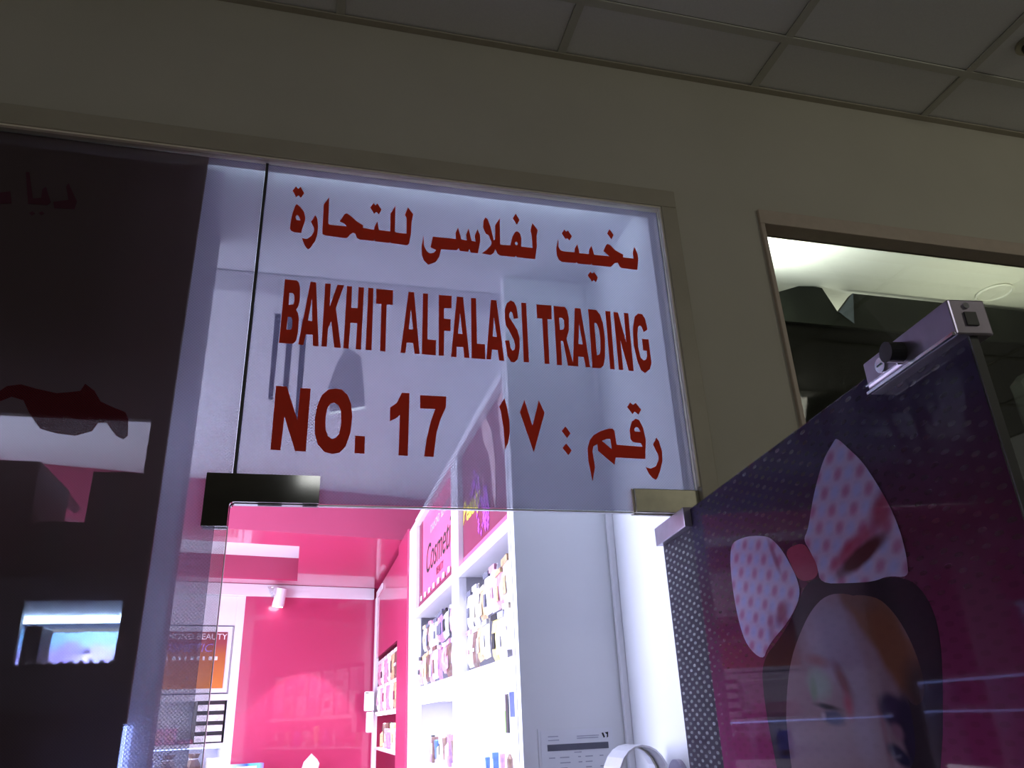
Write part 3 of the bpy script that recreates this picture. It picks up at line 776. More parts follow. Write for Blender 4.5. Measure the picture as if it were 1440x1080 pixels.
# ---- films on the fixed pane
f = MB().flat([[(-0.284, 0.02), (-0.18, 0.02), (-0.18, 2.04), (-0.20, 2.142), (-0.158, 2.142), (-0.158, 2.9065), (-0.284, 2.9065)]], lambda u, v, d: (u, -0.0012, v)).build('window_film', 'white_film')
tag(f, 'narrow vertical strip of white perforated film at the right of the fixed pane', 'film')
f = MB().flat([[(-0.18, 0.02), (-0.158, 0.02), (-0.158, 2.04), (-0.18, 2.04)]], lambda u, v, d: (u, -0.0012, v)).build('window_film', 'haze_strip')  # reflection haze at the glass edge, put in as a grey film
tag(f, 'grey strip painting the reflection haze along the free glass edge beside the doorway', 'film')
pf = empty('window_poster')
tag(pf, 'dark printed film covering the left of the fixed pane, with faint Arabic letters', 'poster')
MB().flat([[(-1.86, 0.02), (-0.284, 0.02), (-0.284, 2.9065), (-1.86, 2.9065)]], lambda u, v, d: (u, -0.0012, v)).build('film', 'dark_film', pf)
BLOB = [(-0.5946, 2.2946), (-0.5846, 2.3052), (-0.5612, 2.3105), (-0.5353, 2.3035), (-0.4967, 2.2959), (-0.4724, 2.3), (-0.4561, 2.3035), (-0.4502, 2.3192), (-0.4309, 2.3051), (-0.4169, 2.2832), (-0.3917, 2.2721), (-0.369, 2.2634), (-0.3615, 2.2488), (-0.3576, 2.2144), (-0.365, 2.2067), (-0.3786, 2.2134), (-0.3994, 2.2393), (-0.4141, 2.2386), (-0.4217, 2.221), (-0.4489, 2.21), (-0.4822, 2.2132), (-0.5121, 2.2214), (-0.5359, 2.2516), (-0.5509, 2.2776), (-0.5723, 2.2837), (-0.5903, 2.2728)]
MB().flat([BLOB], lambda u, v, d: (u, -0.0016, v)).build('printed_bow', 'dark_red_print', pf)
for lp in ([(-0.6842, 2.7458), (-0.6652, 2.7517), (-0.6573, 2.7221), (-0.6786, 2.7178)],
           [(-0.6461, 2.8061), (-0.6395, 2.8071), (-0.6201, 2.7397), (-0.605, 2.744), (-0.6068, 2.7666), (-0.6012, 2.7738), (-0.5852, 2.7355), (-0.5905, 2.7267), (-0.6265, 2.7253)],
           [(-0.5807, 2.7362), (-0.5525, 2.7464), (-0.5628, 2.7796), (-0.5599, 2.7895), (-0.5362, 2.7457), (-0.5371, 2.7238), (-0.5758, 2.7214)],
           [(-0.62, 2.703), (-0.6148, 2.7075), (-0.6096, 2.703), (-0.6148, 2.697)],
           [(-0.6025, 2.7054), (-0.597, 2.7099), (-0.592, 2.7054), (-0.597, 2.7)]):
    MB().flat([lp], lambda u, v, d: (u, -0.0016 - d, v), 0.0006).build('letter', 'dark_letter', pf)

# ---- patch fittings on the glass
def rounded_L():
    pts = [(-0.204, 2.038), (-0.157, 2.038), (-0.157, 2.078)]
    for k in range(5):
        a = math.pi - k * math.pi / 8
        pts.append((-0.149 + 0.008 * math.cos(a), 2.078 + 0.008 * math.sin(a)))
    pts += [(0.011, 2.086), (0.011, 2.1425), (-0.204, 2.1425)]
    return pts


f = empty('patch_fitting')
tag(f, 'L-shaped dark mirror-polished patch fitting at the upper left corner of the doorway', 'door fitting')
MB().flat([rounded_L()], lambda u, v, d: (u, -0.012 + d, v), 0.012).build('front_plate', 'chrome_dark', f)
MB().flat([rounded_L()], lambda u, v, d: (u, 0.010 + d, v), 0.012).build('rear_plate', 'chrome_dark', f)
MB().box(-0.149, 0.011, -0.0005, 0.0105, 2.0845, 2.0868).build('bright_edge', 'glass_edge', f)
MB().box(-0.105, -0.06, 0.001, 0.009, 2.0832, 2.0846).build('slot', 'black', f)
MB().box(-0.02, 0.008, 0.001, 0.009, 2.0832, 2.0846).build('slot', 'black', f)
f = empty('patch_fitting')
tag(f, 'brushed olive-grey patch fitting at the upper right corner of the doorway', 'door fitting')
MB().box(0.690, 0.8475, -0.013, -0.0005, 2.083, 2.137, bevel=0.002).build('front_plate', 'brushed', f)
MB().box(0.690, 0.8475, 0.0105, 0.022, 2.083, 2.137, bevel=0.002).build('rear_plate', 'brushed', f)
MB().box(0.6865, 0.690, -0.006, 0.016, 2.083, 2.1375).build('end_gasket', 'trim_edge', f)

# ================================================================ OPEN DOOR
DA = math.radians(-96.745)
door = empty('door_1', (0.781, -0.101, 0), DA)
door['kind'] = 'structure'
door['label'] = 'glass door leaf standing open into the corridor'
MB().box(-0.206, 0.862, -0.005, 0.005, 0.012, 2.072).build('glass_pane', 'glass', door)
MB().box(0.8622, 0.8640, -0.005, 0.005, 0.012, 2.04).build('glass_edge', 'joint', door)
MB().box(-0.207, -0.006, -0.022, 0.022, 2.033, 2.075, bevel=0.002).build('pivot_patch', 'lock_steel', door)
lk = MB().box(0.699, 0.868, -0.022, 0.022, 2.037, 2.080, bevel=0.002).build('corner_lock', 'lock_steel', door)
MB().box(0.699, 0.866, -0.026, -0.022, 2.037, 2.0405).build('lock_ledge', 'chrome', lk)
MB().box(0.699, 0.768, -0.025, -0.022, 2.0475, 2.0495).build('lock_ledge', 'chrome', lk)
MB().cyl((0.775, -0.032, 2.060), (0, 1, 0), 0.0125, 0.020, 22).build('lock_knob', 'black', lk, smooth=False)
MB().cyl((0.735, -0.0232, 2.062), (0, 1, 0), 0.0095, 0.003, 22).build('key_cylinder', 'chrome', lk)
MB().box(0.730, 0.740, -0.0255, -0.0245, 2.0608, 2.0632).build('keyhole', 'black', lk)
MB().box(0.868, 0.8695, -0.007, 0.007, 2.048, 2.064).build('bolt_slot', 'black', lk)
MB().cyl((0.8685, -0.002, 2.072), (1, 0, 0), 0.0035, 0.002, 12).build('screw', 'chrome', lk)

ps = empty('door_poster', (0.781, -0.101, 0), DA)
tag(ps, 'dark printed film on the open glass door, showing a woman with a gingham hair bow', 'poster')
MB().flat([[(-0.204, 0.02), (-0.012, 0.02), (-0.012, 2.070), (-0.204, 2.070)]], lambda u, v, d: (u, -0.0056, v)).build('film_margin', 'door_margin', ps)
MB().flat([[(-0.012, 0.02), (0.861, 0.02), (0.861, 2.070), (-0.012, 2.070)]], lambda u, v, d: (u, -0.0056, v)).build('film', 'door_film', ps)
layer = {'hair': ('door_hair', 1), 'face': ('door_face', 2), 'hair_strand': ('door_face', 3), 'eye_shadow': ('door_green', 4), 'brow_shade': ('door_magenta', 5),
         'eye': ('door_eye', 6), 'cheek_hair': ('door_darkhair', 4), 'lip_hair': ('door_darkhair', 5), 'bow_right': ('door_gingham', 7), 'bow_left': ('door_gingham', 7),
         'bow_right_shade': ('door_red', 8), 'bow_left_shade': ('door_red', 8), 'bow_knot': ('door_knot', 9)}
PN = {'hair': 'printed_hair', 'face': 'printed_face', 'hair_strand': 'printed_fringe', 'eye_shadow': 'printed_eyelid', 'brow_shade': 'printed_brow', 'eye': 'printed_eye',
      'cheek_hair': 'printed_curl', 'lip_hair': 'printed_curl', 'bow_right': 'printed_bow_loop', 'bow_left': 'printed_bow_loop', 'bow_right_shade': 'printed_fold', 'bow_left_shade': 'printed_fold', 'bow_knot': 'printed_knot'}
for k, loops in PORTRAIT.items():
    if k not in ('hair', 'face', 'hair_strand', 'bow_right', 'bow_left', 'bow_knot'):
        continue
    m_, n_ = layer[k]
    def smooth_loop(lp):
        out = []
        n = len(lp)
        for i in range(n):
            a, b = lp[i], lp[(i + 1) % n]
            out.append((a[0] * .75 + b[0] * .25, a[1] * .75 + b[1] * .25))
            out.append((a[0] * .25 + b[0] * .75, a[1] * .25 + b[1] * .75))
        return out
    loops = [[(a, b - 0.25 if b < 1.60 else b) for a, b in lp] for lp in loops] if k in ('hair', 'face', 'lip_hair') else loops
    lps = [smooth_loop(smooth_loop(lp)) for lp in loops]
    MB().flat(lps, lambda u, v, d: (u, -0.0056 - 0.00013 * n_, v)).build(PN[k], m_, ps)

# ================================================================ DISPLAY CASE behind the fixed pane
dc = empty('display_case')
tag(dc, 'dark display case standing behind the left fixed pane, with a lit niche', 'display case')
MB().box(-1.75, -0.357, 0.20, 0.22, 2.325, 3.03).build('upper_panel', 'case', dc)
MB().box(-0.357, -0.320, 0.18, 0.55, 0, 3.03).build('side_panel', 'case', dc)
MB().box(-1.75, -1.71, 0.20, 0.55, 0, 3.03).build('side_panel', 'case', dc)
MB().box(-1.71, -0.357, 0.20, 0.55, 1.940, 2.0, bevel=0.002).build('shelf', 'case', dc)
MB().box(-1.71, -0.357, 0.20, 0.22, 0, 1.812).build('lower_panel', 'case', dc)
MB().box(-1.71, -0.357, 0.20, 0.72, 1.800, 1.812).build('shelf', 'case', dc)
MB().box(-0.70, -0.357, 0.22, 0.72, 1.934, 1.940).build('niche_top', 'case_in', dc)
MB().box(-1.71, -0.54, 0.20, 0.215, 1.812, 1.940).build('niche_panel', 'case', dc)
nb = MB().box(-0.70, -0.40, 0.705, 0.72, 1.812, 1.940).build('niche_back', grad_mat('niche_backdrop', [(0.0, (0.75, 0.55, 0.95)), (0.45, (0.55, 0.40, 0.85)), (0.7, (0.35, 0.60, 0.95)), (1.0, (0.45, 0.75, 1.0))], 'Z', 1.83, 1.93), dc)
# the printed landscape on the niche's back: ridges and figures
for lp in ([(-0.62, 1.865), (-0.60, 1.885), (-0.585, 1.90), (-0.56, 1.905), (-0.545, 1.888), (-0.53, 1.885), (-0.52, 1.872), (-0.56, 1.868)],
           [(-0.545, 1.875), (-0.525, 1.888), (-0.51, 1.900), (-0.495, 1.888), (-0.47, 1.885), (-0.455, 1.876), (-0.50, 1.872)],
           [(-0.62, 1.855), (-0.58, 1.861), (-0.55, 1.856), (-0.58, 1.850)],
           [(-0.535, 1.846), (-0.525, 1.862), (-0.52, 1.860), (-0.528, 1.844)],
           [(-0.495, 1.862), (-0.487, 1.864), (-0.465, 1.845), (-0.475, 1.843)],
           [(-0.62, 1.840), (-0.59, 1.845), (-0.56, 1.840), (-0.59, 1.837)]):
    MB().flat([lp], lambda u, v, d: (u, 0.704 - d, v), 0.0008).build('printed_ridge', 'purple_pack', nb)
MB().box(-0.63, -0.362, 0.455, 0.475, 1.920, 1.934).build('light_strip', 'led', dc)
MB().box(-0.62, -0.40, 0.69, 0.700, 1.926, 1.932).build('light_strip', 'led_soft', dc)
ls = area('niche_light', (-0.49, 0.45, 1.922), (-0.49, 0.55, 1.80), 0.22, 55, (0.5, 0.68, 1.0), 0.03)


def carton(name, x0, x1, y0, y1, z0, z1, m, label, flap=None):
    e_ = empty(name)
    tag(e_, label, 'box', 'cartons in the display case')
    MB().box(x0, x1, y0, y1, z0, z1, bevel=0.003).build('carton_body', m, e_)
    if flap:
        MB().flat([flap], lambda u, v, d: (u, y0 - 0.001 - d, v), 0.002).build('loose_wrap', 'flap', e_)
    MB().box((x0 + x1) / 2 - 0.02, (x0 + x1) / 2 + 0.02, y0 - 0.0012, y0 - 0.0002, z0, z1).build('tape', 'case', e_)
    return e_


carton('carton', -0.90, -0.576, 0.24, 0.48, 2.0, 2.232, 'carton', 'dark maroon carton at the left edge on the display case shelf', [(-0.576, 2.232), (-0.560, 2.214), (-0.478, 2.128), (-0.492, 2.118), (-0.576, 2.175)])
carton('carton', -0.471, -0.362, 0.24, 0.44, 2.0, 2.213, 'carton', 'dark maroon carton standing against the right side of the display case')
carton('carton', -0.571, -0.476, 0.26, 0.48, 2.0, 2.105, 'carton', 'low dark carton between two taller cartons in the display case', [(-0.55, 2.10), (-0.515, 2.105), (-0.51, 2.06), (-0.53, 2.03)])
b_ = MB().box(-0.560, -0.528, 0.30, 0.38, 1.812, 1.895, bevel=0.002).build('small_box', 'brown_pack')
tag(b_, 'small dark glossy box at the left end of the lit niche', 'box')
b_ = MB()
for k in range(9):
    b_.cyl((-0.53 + 0.019 * k, 0.262, 1.8175), (0, 0, 1), 0.0075, 0.010, 10, r2=0.003)
tag(b_.build('beaded_edge', 'black'), 'row of small black beads along the front of the lit niche', 'ornament')

# LED upright showing low at the right of the fixed pane
b_ = empty('lit_upright')
tag(b_, 'glowing cool white vertical light bar low behind the white film strip', 'lamp')
MB().box(-0.312, -0.297, 0.122, 0.128, 0.9, 1.695).build('diffuser', 'led_mid', b_)
MB().box(-0.314, -0.296, 0.128, 0.142, 0.0, 1.700).build('housing', 'white', b_)

# ================================================================ RIGHT-HAND SHELF UNITS
def px(u, v, d):
    return (X0 + d, u, v)


X0 = 0.568
un = empty('shelf_unit')
tag(un, 'white shelving unit with lit shelves along the right wall, nearest the doorway', 'shelf unit')
MB().box(0.566, 0.60, 0.624, 0.650, 0, 2.74, bevel=0.002).build('post', 'gloss_white', un)
MB().box(0.566, 0.60, 1.450, 1.600, 0, 2.72, bevel=0.003).build('post', 'gloss_white', un)
MB().box(0.566, 0.60, 2.700, 2.980, 0, 2.72, bevel=0.003).build('post', 'gloss_white', un)
MB().box(0.585, 0.868, 0.624, 2.98, 2.70, 2.72).build('top_board', 'gloss_white', un)
MB().box(0.562, 0.60, 0.650, 2.70, 2.685, 2.722, bevel=0.002).build('top_rail', 'gloss_white', un)
MB().box(0.848, 0.868, 0.65, 2.97, 0, 2.70).build('back_panel', 'gloss_white', un)
for a, b in ((0.651, 1.449), (1.601, 2.699)):
    MB().box(0.566, 0.848, a, b, 2.190, 2.228, bevel=0.002).build('shelf_board', 'gloss_white', un)
    MB().box(0.578, 0.848, a, b, 1.770, 1.805, bevel=0.002).build('shelf_board', 'gloss_white', un)
    MB().box(0.578, 0.848, a, b, 1.480, 1.500, bevel=0.002).build('shelf_board', 'gloss_white', un)
    MB().box(0.578, 0.848, a, b, 1.10, 1.12, bevel=0.002).build('shelf_board', 'gloss_white', un)
    MB().box(0.600, 0.612, a, b, 1.762, 1.769).build('led_strip', 'led_soft', un)
    area('shelf_light', (0.60, (a + b) / 2, 1.760), (0.7, (a + b) / 2, 1.5), b - a, 5.5 * (b - a), (0.82, 0.84, 1.0), 0.02)
    area('shelf_light', (0.60, (a + b) / 2, 1.47), (0.7, (a + b) / 2, 1.2), b - a, 3.0 * (b - a), (0.82, 0.84, 1.0), 0.02)
MB().box(0.60, 0.848, 2.955, 2.979, 0, 2.70).build('end_panel', 'gloss_white', un)
MB().box(0.60, 0.848, 1.510, 1.540, 0, 2.70).build('end_panel', 'gloss_white', un)
# perforated lower fascia that hides the packet tray and reads as the bright white band
MB().box(0.590, 0.596, 0.651, 1.449, 1.765, 1.845).build('fascia', 'gloss_white', un)
MB().box(0.590, 0.596, 1.601, 2.699, 1.765, 1.845).build('fascia', 'gloss_white', un)

# header signs in the two bays
sg = empty('header_sign')
tag(sg, 'pink header sign with black script lettering in the farther bay of the shelf unit', 'sign')
MB().box(0.588, 0.596, 1.601, 2.699, 2.265, 2.684).build('panel', 'sign_pink', sg)
MB().box(0.584, 0.588, 1.601, 2.699, 2.229, 2.262).build('lower_edge', 'maroon', sg)
MB().box(0.5865, 0.588, 2.58, 2.699, 2.265, 2.684).build('printed_border', 'maroon', sg)
fm = frame_xz((0.5868, 2.47, 2.375), (0, -1, 0), (0, 0, 1))
text_part('lettering', 'Cosmetics', 0.20, fm, 'ink_black', sg, bold=-0.001, shear=0.35, sx=1.05)
fm = frame_xz((0.5868, 2.30, 2.555), (0, -1, 0), (0, 0, 1))
text_part('lettering', 'DIAMOND', 0.055, fm, 'ink_light', sg, sx=1.1)
text_part('lettering', 'BEAUTY', 0.055, frame_xz((0.5868, 1.97, 2.555), (0, -1, 0), (0, 0, 1)), 'ink_light', sg, sx=1.1)
fm = frame_xz((0.5868, 2.12, 2.315), (0, -1, 0), (0, 0, 1))
text_part('lettering', 'BEAUTY', 0.05, fm, 'maroon', sg, sx=1.1)
for k in range(7):
    MB().box(0.578, 0.584, 2.56 - 0.14 * k, 2.60 - 0.14 * k, 2.262, 2.285, bevel=0.002).build('edge_clip', 'white', sg)

sg = empty('header_sign')
tag(sg, 'maroon header sign with purple blossom and yellow lettering in the nearer bay', 'sign')
MB().box(0.588, 0.596, 0.651, 1.449, 2.229, 2.684).build('panel', 'maroon', sg)
MB().box(0.586, 0.5879, 0.651, 1.449, 2.229, 2.262).build('lower_edge', 'sign_pink', sg)
fm = frame_xz((0.5868, 1.44, 2.395), (0, -1, 0), (0, 0, 1))
text_part('lettering', 'Beauty', 0.115, fm, 'yellow', sg, bold=0.003, shear=0.25)
random.seed(4)
fl = MB()
for k in range(95):
    t_ = random.random()
    yy = 1.20 - 0.20 * t_ + random.gauss(0, 0.045)
    zz = 2.50 - 0.21 * t_ + random.gauss(0, 0.03)
    if k % 3 == 0:
        yy, zz = 1.03 + random.gauss(0, 0.03), 2.365 + random.gauss(0, 0.03)
    if zz < 2.275:
        continue
    r_ = random.uniform(0.010, 0.020)
    pts = [(yy + r_ * (0.6 if j % 2 else 1.0) * math.cos(j * math.pi / 4), zz + r_ * (0.6 if j % 2 else 1.0) * math.sin(j * math.pi / 4)) for j in range(8)]
    fl.flat([pts], lambda u, v, d: (0.5872 - 0.00001 * k - d, u, v), 0.0004)
o = fl.build('printed_blossom', 'purple', sg)
o['kind'] = 'stuff'
MB().flat([[(0.98, 2.68), (0.90, 2.60), (0.86, 2.48), (0.87, 2.36), (0.885, 2.325), (0.91, 2.37), (0.925, 2.46), (0.96, 2.54), (1.03, 2.60), (1.06, 2.68)]], lambda u, v, d: (0.5872 - d, u, v), 0.0006).build('printed_arm', 'skin', sg)
MB().flat([[(0.80, 2.68), (0.78, 2.55), (0.74, 2.46), (0.72, 2.55), (0.70, 2.68)]], lambda u, v, d: (0.5872 - d, u, v), 0.0006).build('printed_arm', 'skin', sg)

# ---- hanging packets on the upper shelves
def packet(y0, y1, z0, z1, x0, m, m2, label, group, cat='packet', name='hanging_packet', tilt=0.0):
    e_ = empty(name, (x0, (y0 + y1) / 2, z0))
    tag(e_, label, cat, group)
    w, h = (y1 - y0) / 2, z1 - z0
    mb = MB()
    # pillow-shaped bag with crimped ends
    rows = [(0.0, 0.92, 0.001), (0.03, 0.96, 0.001), (0.12, 1.0, 0.010), (0.5, 0.98, 0.014), (0.85, 1.0, 0.008), (0.94, 0.97, 0.001), (1.0, 0.94, 0.001)]
    rr = []
    for f_, s_, t_ in rows:
        z = h * f_
        rr.append([mb.bm.verts.new(p) for p in ((-t_, -w * s_ * .6, z), (-t_ * .3, -w * s_, z), (t_ * .5, 0, z), (-t_ * .3, w * s_, z), (-t_, w * s_ * .6, z))])
    for a, b in zip(rr, rr[1:]):
        for k in range(5):
            mb.bm.faces.new((a[k], a[(k + 1) % 5], b[(k + 1) % 5], b[k]))
    mb.bm.faces.new(rr[0])
    mb.bm.faces.new(rr[-1][::-1])
    mb.build('bag', m, e_)
    MB().box(-0.0165, -0.0145, -w * random.uniform(0.2, 0.6), w * random.uniform(0.2, 0.6), h * random.uniform(0.15, 0.4), h * random.uniform(0.45, 0.65)).build('printed_label', m2, e_)
    MB().box(-0.012, -0.0035, -w * 0.9, w * 0.9, h * 0.86, h * 0.985).build('header_card', m2 if tilt else 'white_pack', e_)
    e_.rotation_euler = (tilt, 0, 0)
    return e_


random.seed(11)
COLN = {'white_pack': 'white', 'cream_pack': 'cream', 'tan': 'tan', 'pink_pack': 'pink', 'yellow_pack': 'yellow', 'brown_pack': 'brown', 'purple_pack': 'purple', 'blue_pack': 'blue', 'green_pack': 'green'}
ORD = ['nearest', 'second nearest', 'third nearest', 'fourth', 'fifth', 'sixth', 'seventh', 'eighth', 'ninth', 'tenth', 'eleventh', 'twelfth']


def row(ylo, yhi, n, zlo, zhi, x0, mats, where, group, step_jit=0.02):
    w = (yhi - ylo) / n
    for k in range(n):
        m_ = mats[k % len(mats)]
        m2 = random.choice(['brown_pack', 'ink', 'tan', 'black', 'cream_pack', 'ink_black', 'white_pack', 'pink_pack'])
        if m2 == m_:
            m2 = 'ink_light'
        z0 = zlo + random.uniform(-0.01, 0.02)
        z1 = zhi - random.uniform(0, step_jit)
        packet(ylo + w * k + 0.004, ylo + w * (k + 1) - 0.004, z0, z1, x0 + random.uniform(-0.004, 0.008), m_, m2,
               '%s glossy packet, %s from the doorway in the %s' % (COLN[m_], ORD[k], where), group, tilt=random.choice((-0.09, -0.04, 0.0001, 0.03, 0.07)))


row(0.66, 1.44, 8, 1.995, 2.165, 0.608, ['white_pack', 'white_pack', 'pink_pack', 'white_pack', 'white_pack', 'tan', 'cream_pack', 'white_pack'], 'upper row of the nearer bay', 'packets in the upper row of the nearer bay', 0.05)
row(0.655, 1.445, 8, 1.848, 2.005, 0.600, ['tan', 'white_pack', 'cream_pack', 'yellow_pack', 'cream_pack', 'tan', 'brown_pack', 'cream_pack'], 'lower row of the nearer bay', 'packets in the lower row of the nearer bay')
row(1.62, 2.68, 9, 2.00, 2.15, 0.606, ['pink_pack', 'pink_pack', 'white_pack', 'purple_pack', 'pink_pack', 'white_pack', 'white_pack', 'brown_pack', 'white_pack'], 'upper row of the farther bay', 'packets in the upper row of the farther bay')
row(1.61, 2.75, 9, 1.848, 2.01, 0.598, ['white_pack', 'brown_pack', 'pink_pack', 'purple_pack', 'white_pack', 'pink_pack', 'brown_pack', 'white_pack', 'pink_pack'], 'lower row of the farther bay', 'packets in the lower row of the farther bay')

# ---- small goods on the bright lower shelves
def goods(kind, y, z, h, w, m, label, group, x=0.64):
    e_ = empty(kind, (x, y, z))
    tag(e_, label, 'bottle' if kind == 'bottle' else ('tube' if kind == 'tube' else 'box'), group)
    if kind == 'bottle':
        MB().lathe([(w * .9, 0), (w, h * .04), (w, h * .62), (w * .45, h * .72), (w * .4, h * .76)], 12).build('bottle_body', m, e_, smooth=False)
        MB().lathe([(w * .5, h * .76), (w * .5, h)], 12).build('cap', 'black' if m != 'brown_pack' else 'white_pack', e_)
    elif kind == 'tube':
        MB().lathe([(w * .5, 0), (w * .55, h * .2), (w * .7, h * .22), (w, h * .95), (w * .7, h)], 10).build('tube_body', m, e_)
        MB().lathe([(w * .75, 0.0), (w * .75, h * .16)], 10).build('cap', 'white_pack', e_)
    else:
        MB().box(-w, w, -w * .9, w * .9, 0, h, bevel=0.0015).build('box_body', m, e_)
        MB().box(-w - 0.001, -w - 0.0002, -w * .7, w * .7, h * .35, h * .75).build('printed_label', 'white_pack' if m != 'white_pack' else 'ink_black', e_)
    return e_


random.seed(21)
n = 0
for k in range(14):
    y = 1.66 + 0.075 * k
    m_ = ['brown_pack', 'white_pack', 'tan', 'blue_pack', 'brown_pack', 'purple_pack', 'pink_pack'][k % 7]
    goods(['bottle', 'tube', 'box'][k % 3], y, 1.50, 0.10 + 0.03 * random.random(), 0.019, m_, '%s %s, %s from the doorway on the farther bay lower shelf' % (COLN.get(m_, 'tan'), ['bottle', 'tube', 'box'][k % 3], (ORD + ['thirteenth', 'fourteenth'])[k]), 'small goods on the farther bay lower shelf')
for k, (y, m_, h, kind, lab) in enumerate(((0.70, 'brown_pack', 0.17, 'box', 'tall dark box at the near end of the lit shelf'), (0.86, 'white_pack', 0.10, 'tube', 'short white tube beside the tall dark box on the lit shelf'),
                                       (1.02, 'brown_pack', 0.12, 'bottle', 'slim dark bottle in the middle of the nearer bay lit shelf'), (1.12, 'purple_pack', 0.09, 'tube', 'purple tube in the nearer bay lit shelf'),
                                       (1.22, 'blue_pack', 0.09, 'box', 'small blue box on the nearer bay lit shelf'), (1.34, 'blue_pack', 0.07, 'tube', 'small blue tube at the far end of the nearer bay lit shelf'))):
    goods(kind, y, 1.50, h * 0.85, 0.010, m_, lab, 'small goods on the nearer bay lower shelf')
# price cards hung from the fascia
c_ = MB().box(0.584, 0.589, 0.672, 0.775, 1.682, 1.748, bevel=0.001).build('price_card', 'blue_pack')
tag(c_, 'solid blue price card hanging at the near end of the lit shelf', 'card')
c_ = MB().box(0.584, 0.589, 0.80, 0.828, 1.640, 1.745, bevel=0.001).build('price_card', 'black')
tag(c_, 'narrow black price card beside the solid blue one', 'card')
c_ = MB().box(0.584, 0.589, 0.829, 0.840, 1.640, 1.70, bevel=0.001).build('price_card', 'green_pack')
tag(c_, 'thin green price tab behind the black card', 'card')
# blue handwriting on the fascia
hw = empty('handwritten_label')
tag(hw, 'blue handwritten letters on the white fascia above the blue card', 'label')
for k in range(4):
    y_ = 0.685 + 0.045 * k
    MB().box(0.5888, 0.5894, y_, y_ + 0.006, 1.772, 1.802).build('pen_stroke', 'blue_pack', hw)
    MB().box(0.5888, 0.5894, y_, y_ + 0.026 - 0.005 * (k % 2), 1.784 + 0.006 * (k % 3), 1.789 + 0.006 * (k % 3)).build('pen_stroke', 'blue_pack', hw)
MB().box(0.5895, 0.5899, 0.66, 0.87, 1.768, 1.806).build('backing_paper', 'paper', hw)

# ---- pink pier and the farther unit
o = MB().box(0.556, 0.868, 2.985, 3.46, 0, 2.735, bevel=0.002).build('pier', 'pink')
tag(o, 'glossy pink pier between the two right-hand shelf units', 'pier', kind='structure')
u2 = empty('shelf_unit')
tag(u2, 'farther shelving unit with a pink header panel, next to the back wall', 'shelf unit')
MB().box(0.58, 0.60, 3.465, 5.17, 2.17, 2.72).build('header_panel', 'pink', u2)
MB().box(0.848, 0.868, 3.465, 5.25, 0, 2.17).build('back_panel', 'pink_dull', u2)
MB().box(0.566, 0.60, 5.18, 5.285, 0, 2.66, bevel=0.004).build('post', 'gloss_white', u2)
MB().box(0.566, 0.579, 4.70, 5.18, 2.655, 2.70, bevel=0.002).build('top_rail', 'gloss_white', u2)
MB().box(0.575, 0.848, 3.465, 5.17, 1.745, 1.765, bevel=0.002).build('shelf_board', 'gloss_white', u2)
MB().box(0.575, 0.848, 3.465, 5.17, 1.50, 1.515, bevel=0.002).build('shelf_board', 'gloss_white', u2)
MB().box(0.598, 0.606, 3.47, 5.17, 1.737, 1.744).build('led_strip', 'led_soft', u2)
area('shelf_light', (0.60, 4.3, 1.733), (0.72, 4.3, 1.5), 1.6, 3.5, (0.9, 0.82, 1.0), 0.02)
random.seed(5)
for k in range(7):
    m_ = ['tan', 'brown_pack', 'tan', 'white_pack', 'pink_pack', 'white_pack', 'pink_pack'][k]
    packet(3.50 + 0.235 * k, 3.71 + 0.235 * k, 1.955, 2.14, 0.600, m_, ['pink_pack', 'white_pack', 'black'][k % 3], '%s packet, %s from the pier in the farther unit, upper row' % (COLN[m_], ORD[k]), 'packets hanging in the farther unit')
    m_ = ['pink_pack', 'tan', 'white_pack', 'pink_pack', 'white_pack', 'pink_pack', 'white_pack'][k]
    packet(3.50 + 0.235 * k, 3.71 + 0.235 * k, 1.768, 1.95, 0.596, m_, ['pink_pack', 'maroon', 'white_pack'][k % 3], '%s packet, %s from the pier in the farther unit, lower row' % (COLN[m_], ORD[k]), 'packets hanging in the farther unit')
for k in range(9):
    m_ = ['brown_pack', 'tan', 'blue_pack', 'white_pack', 'yellow_pack', 'purple_pack', 'pink_pack', 'brown_pack', 'tan'][k]
    goods(['box', 'tube', 'bottle'][k % 3], 3.58 + 0.18 * k, 1.515, 0.13 + 0.05 * random.random(), 0.03, m_, '%s item, %s from the pier on the lit shelf of the farther unit' % (COLN[m_], ORD[k]), 'small goods in the farther unit')
# unseen left wall shelving, added so its strips draw blue-white lines in the door
u3 = empty('shelf_unit')
tag(u3, 'unseen left wall shelving added so its blue-white light strips mirror in the open glass door', 'shelf unit')
MB().box(-2.29, -2.27, 2.80, 4.60, 0.0, 2.6).build('back_panel', 'pink_dull', u3)
for yy in (2.80, 3.68, 4.56):
    MB().box(-2.27, -2.0, yy, yy + 0.04, 0, 2.6, bevel=0.002).build('post', 'gloss_white', u3)
for zz in (1.80, 1.60):
    MB().box(-2.27, -2.0, 2.84, 4.56, zz, zz + 0.03, bevel=0.002).build('shelf_board', 'gloss_white', u3)
    MB().box(-2.03, -2.0, 2.84, 4.56, zz - 0.012, zz - 0.001).build('led_strip', 'led_mid', u3)
# white device on the end post
dv = empty('wall_device', (0.566, 5.15, 1.62))
tag(dv, 'white two-piece sensor box mounted on the far shelf post in front of the pink wall', 'sensor')
MB().box(-0.075, 0.0, -0.05, 0.03, 0.155, 0.300, bevel=0.008).build('casing', 'gloss_white', dv)
MB().box(-0.055, 0.0, -0.05, 0.03, 0.0, 0.150, bevel=0.008).build('casing', 'white', dv)
MB().box(-0.07, -0.045, -0.0512, -0.0502, 0.285, 0.290).build('indicator', 'black', dv)

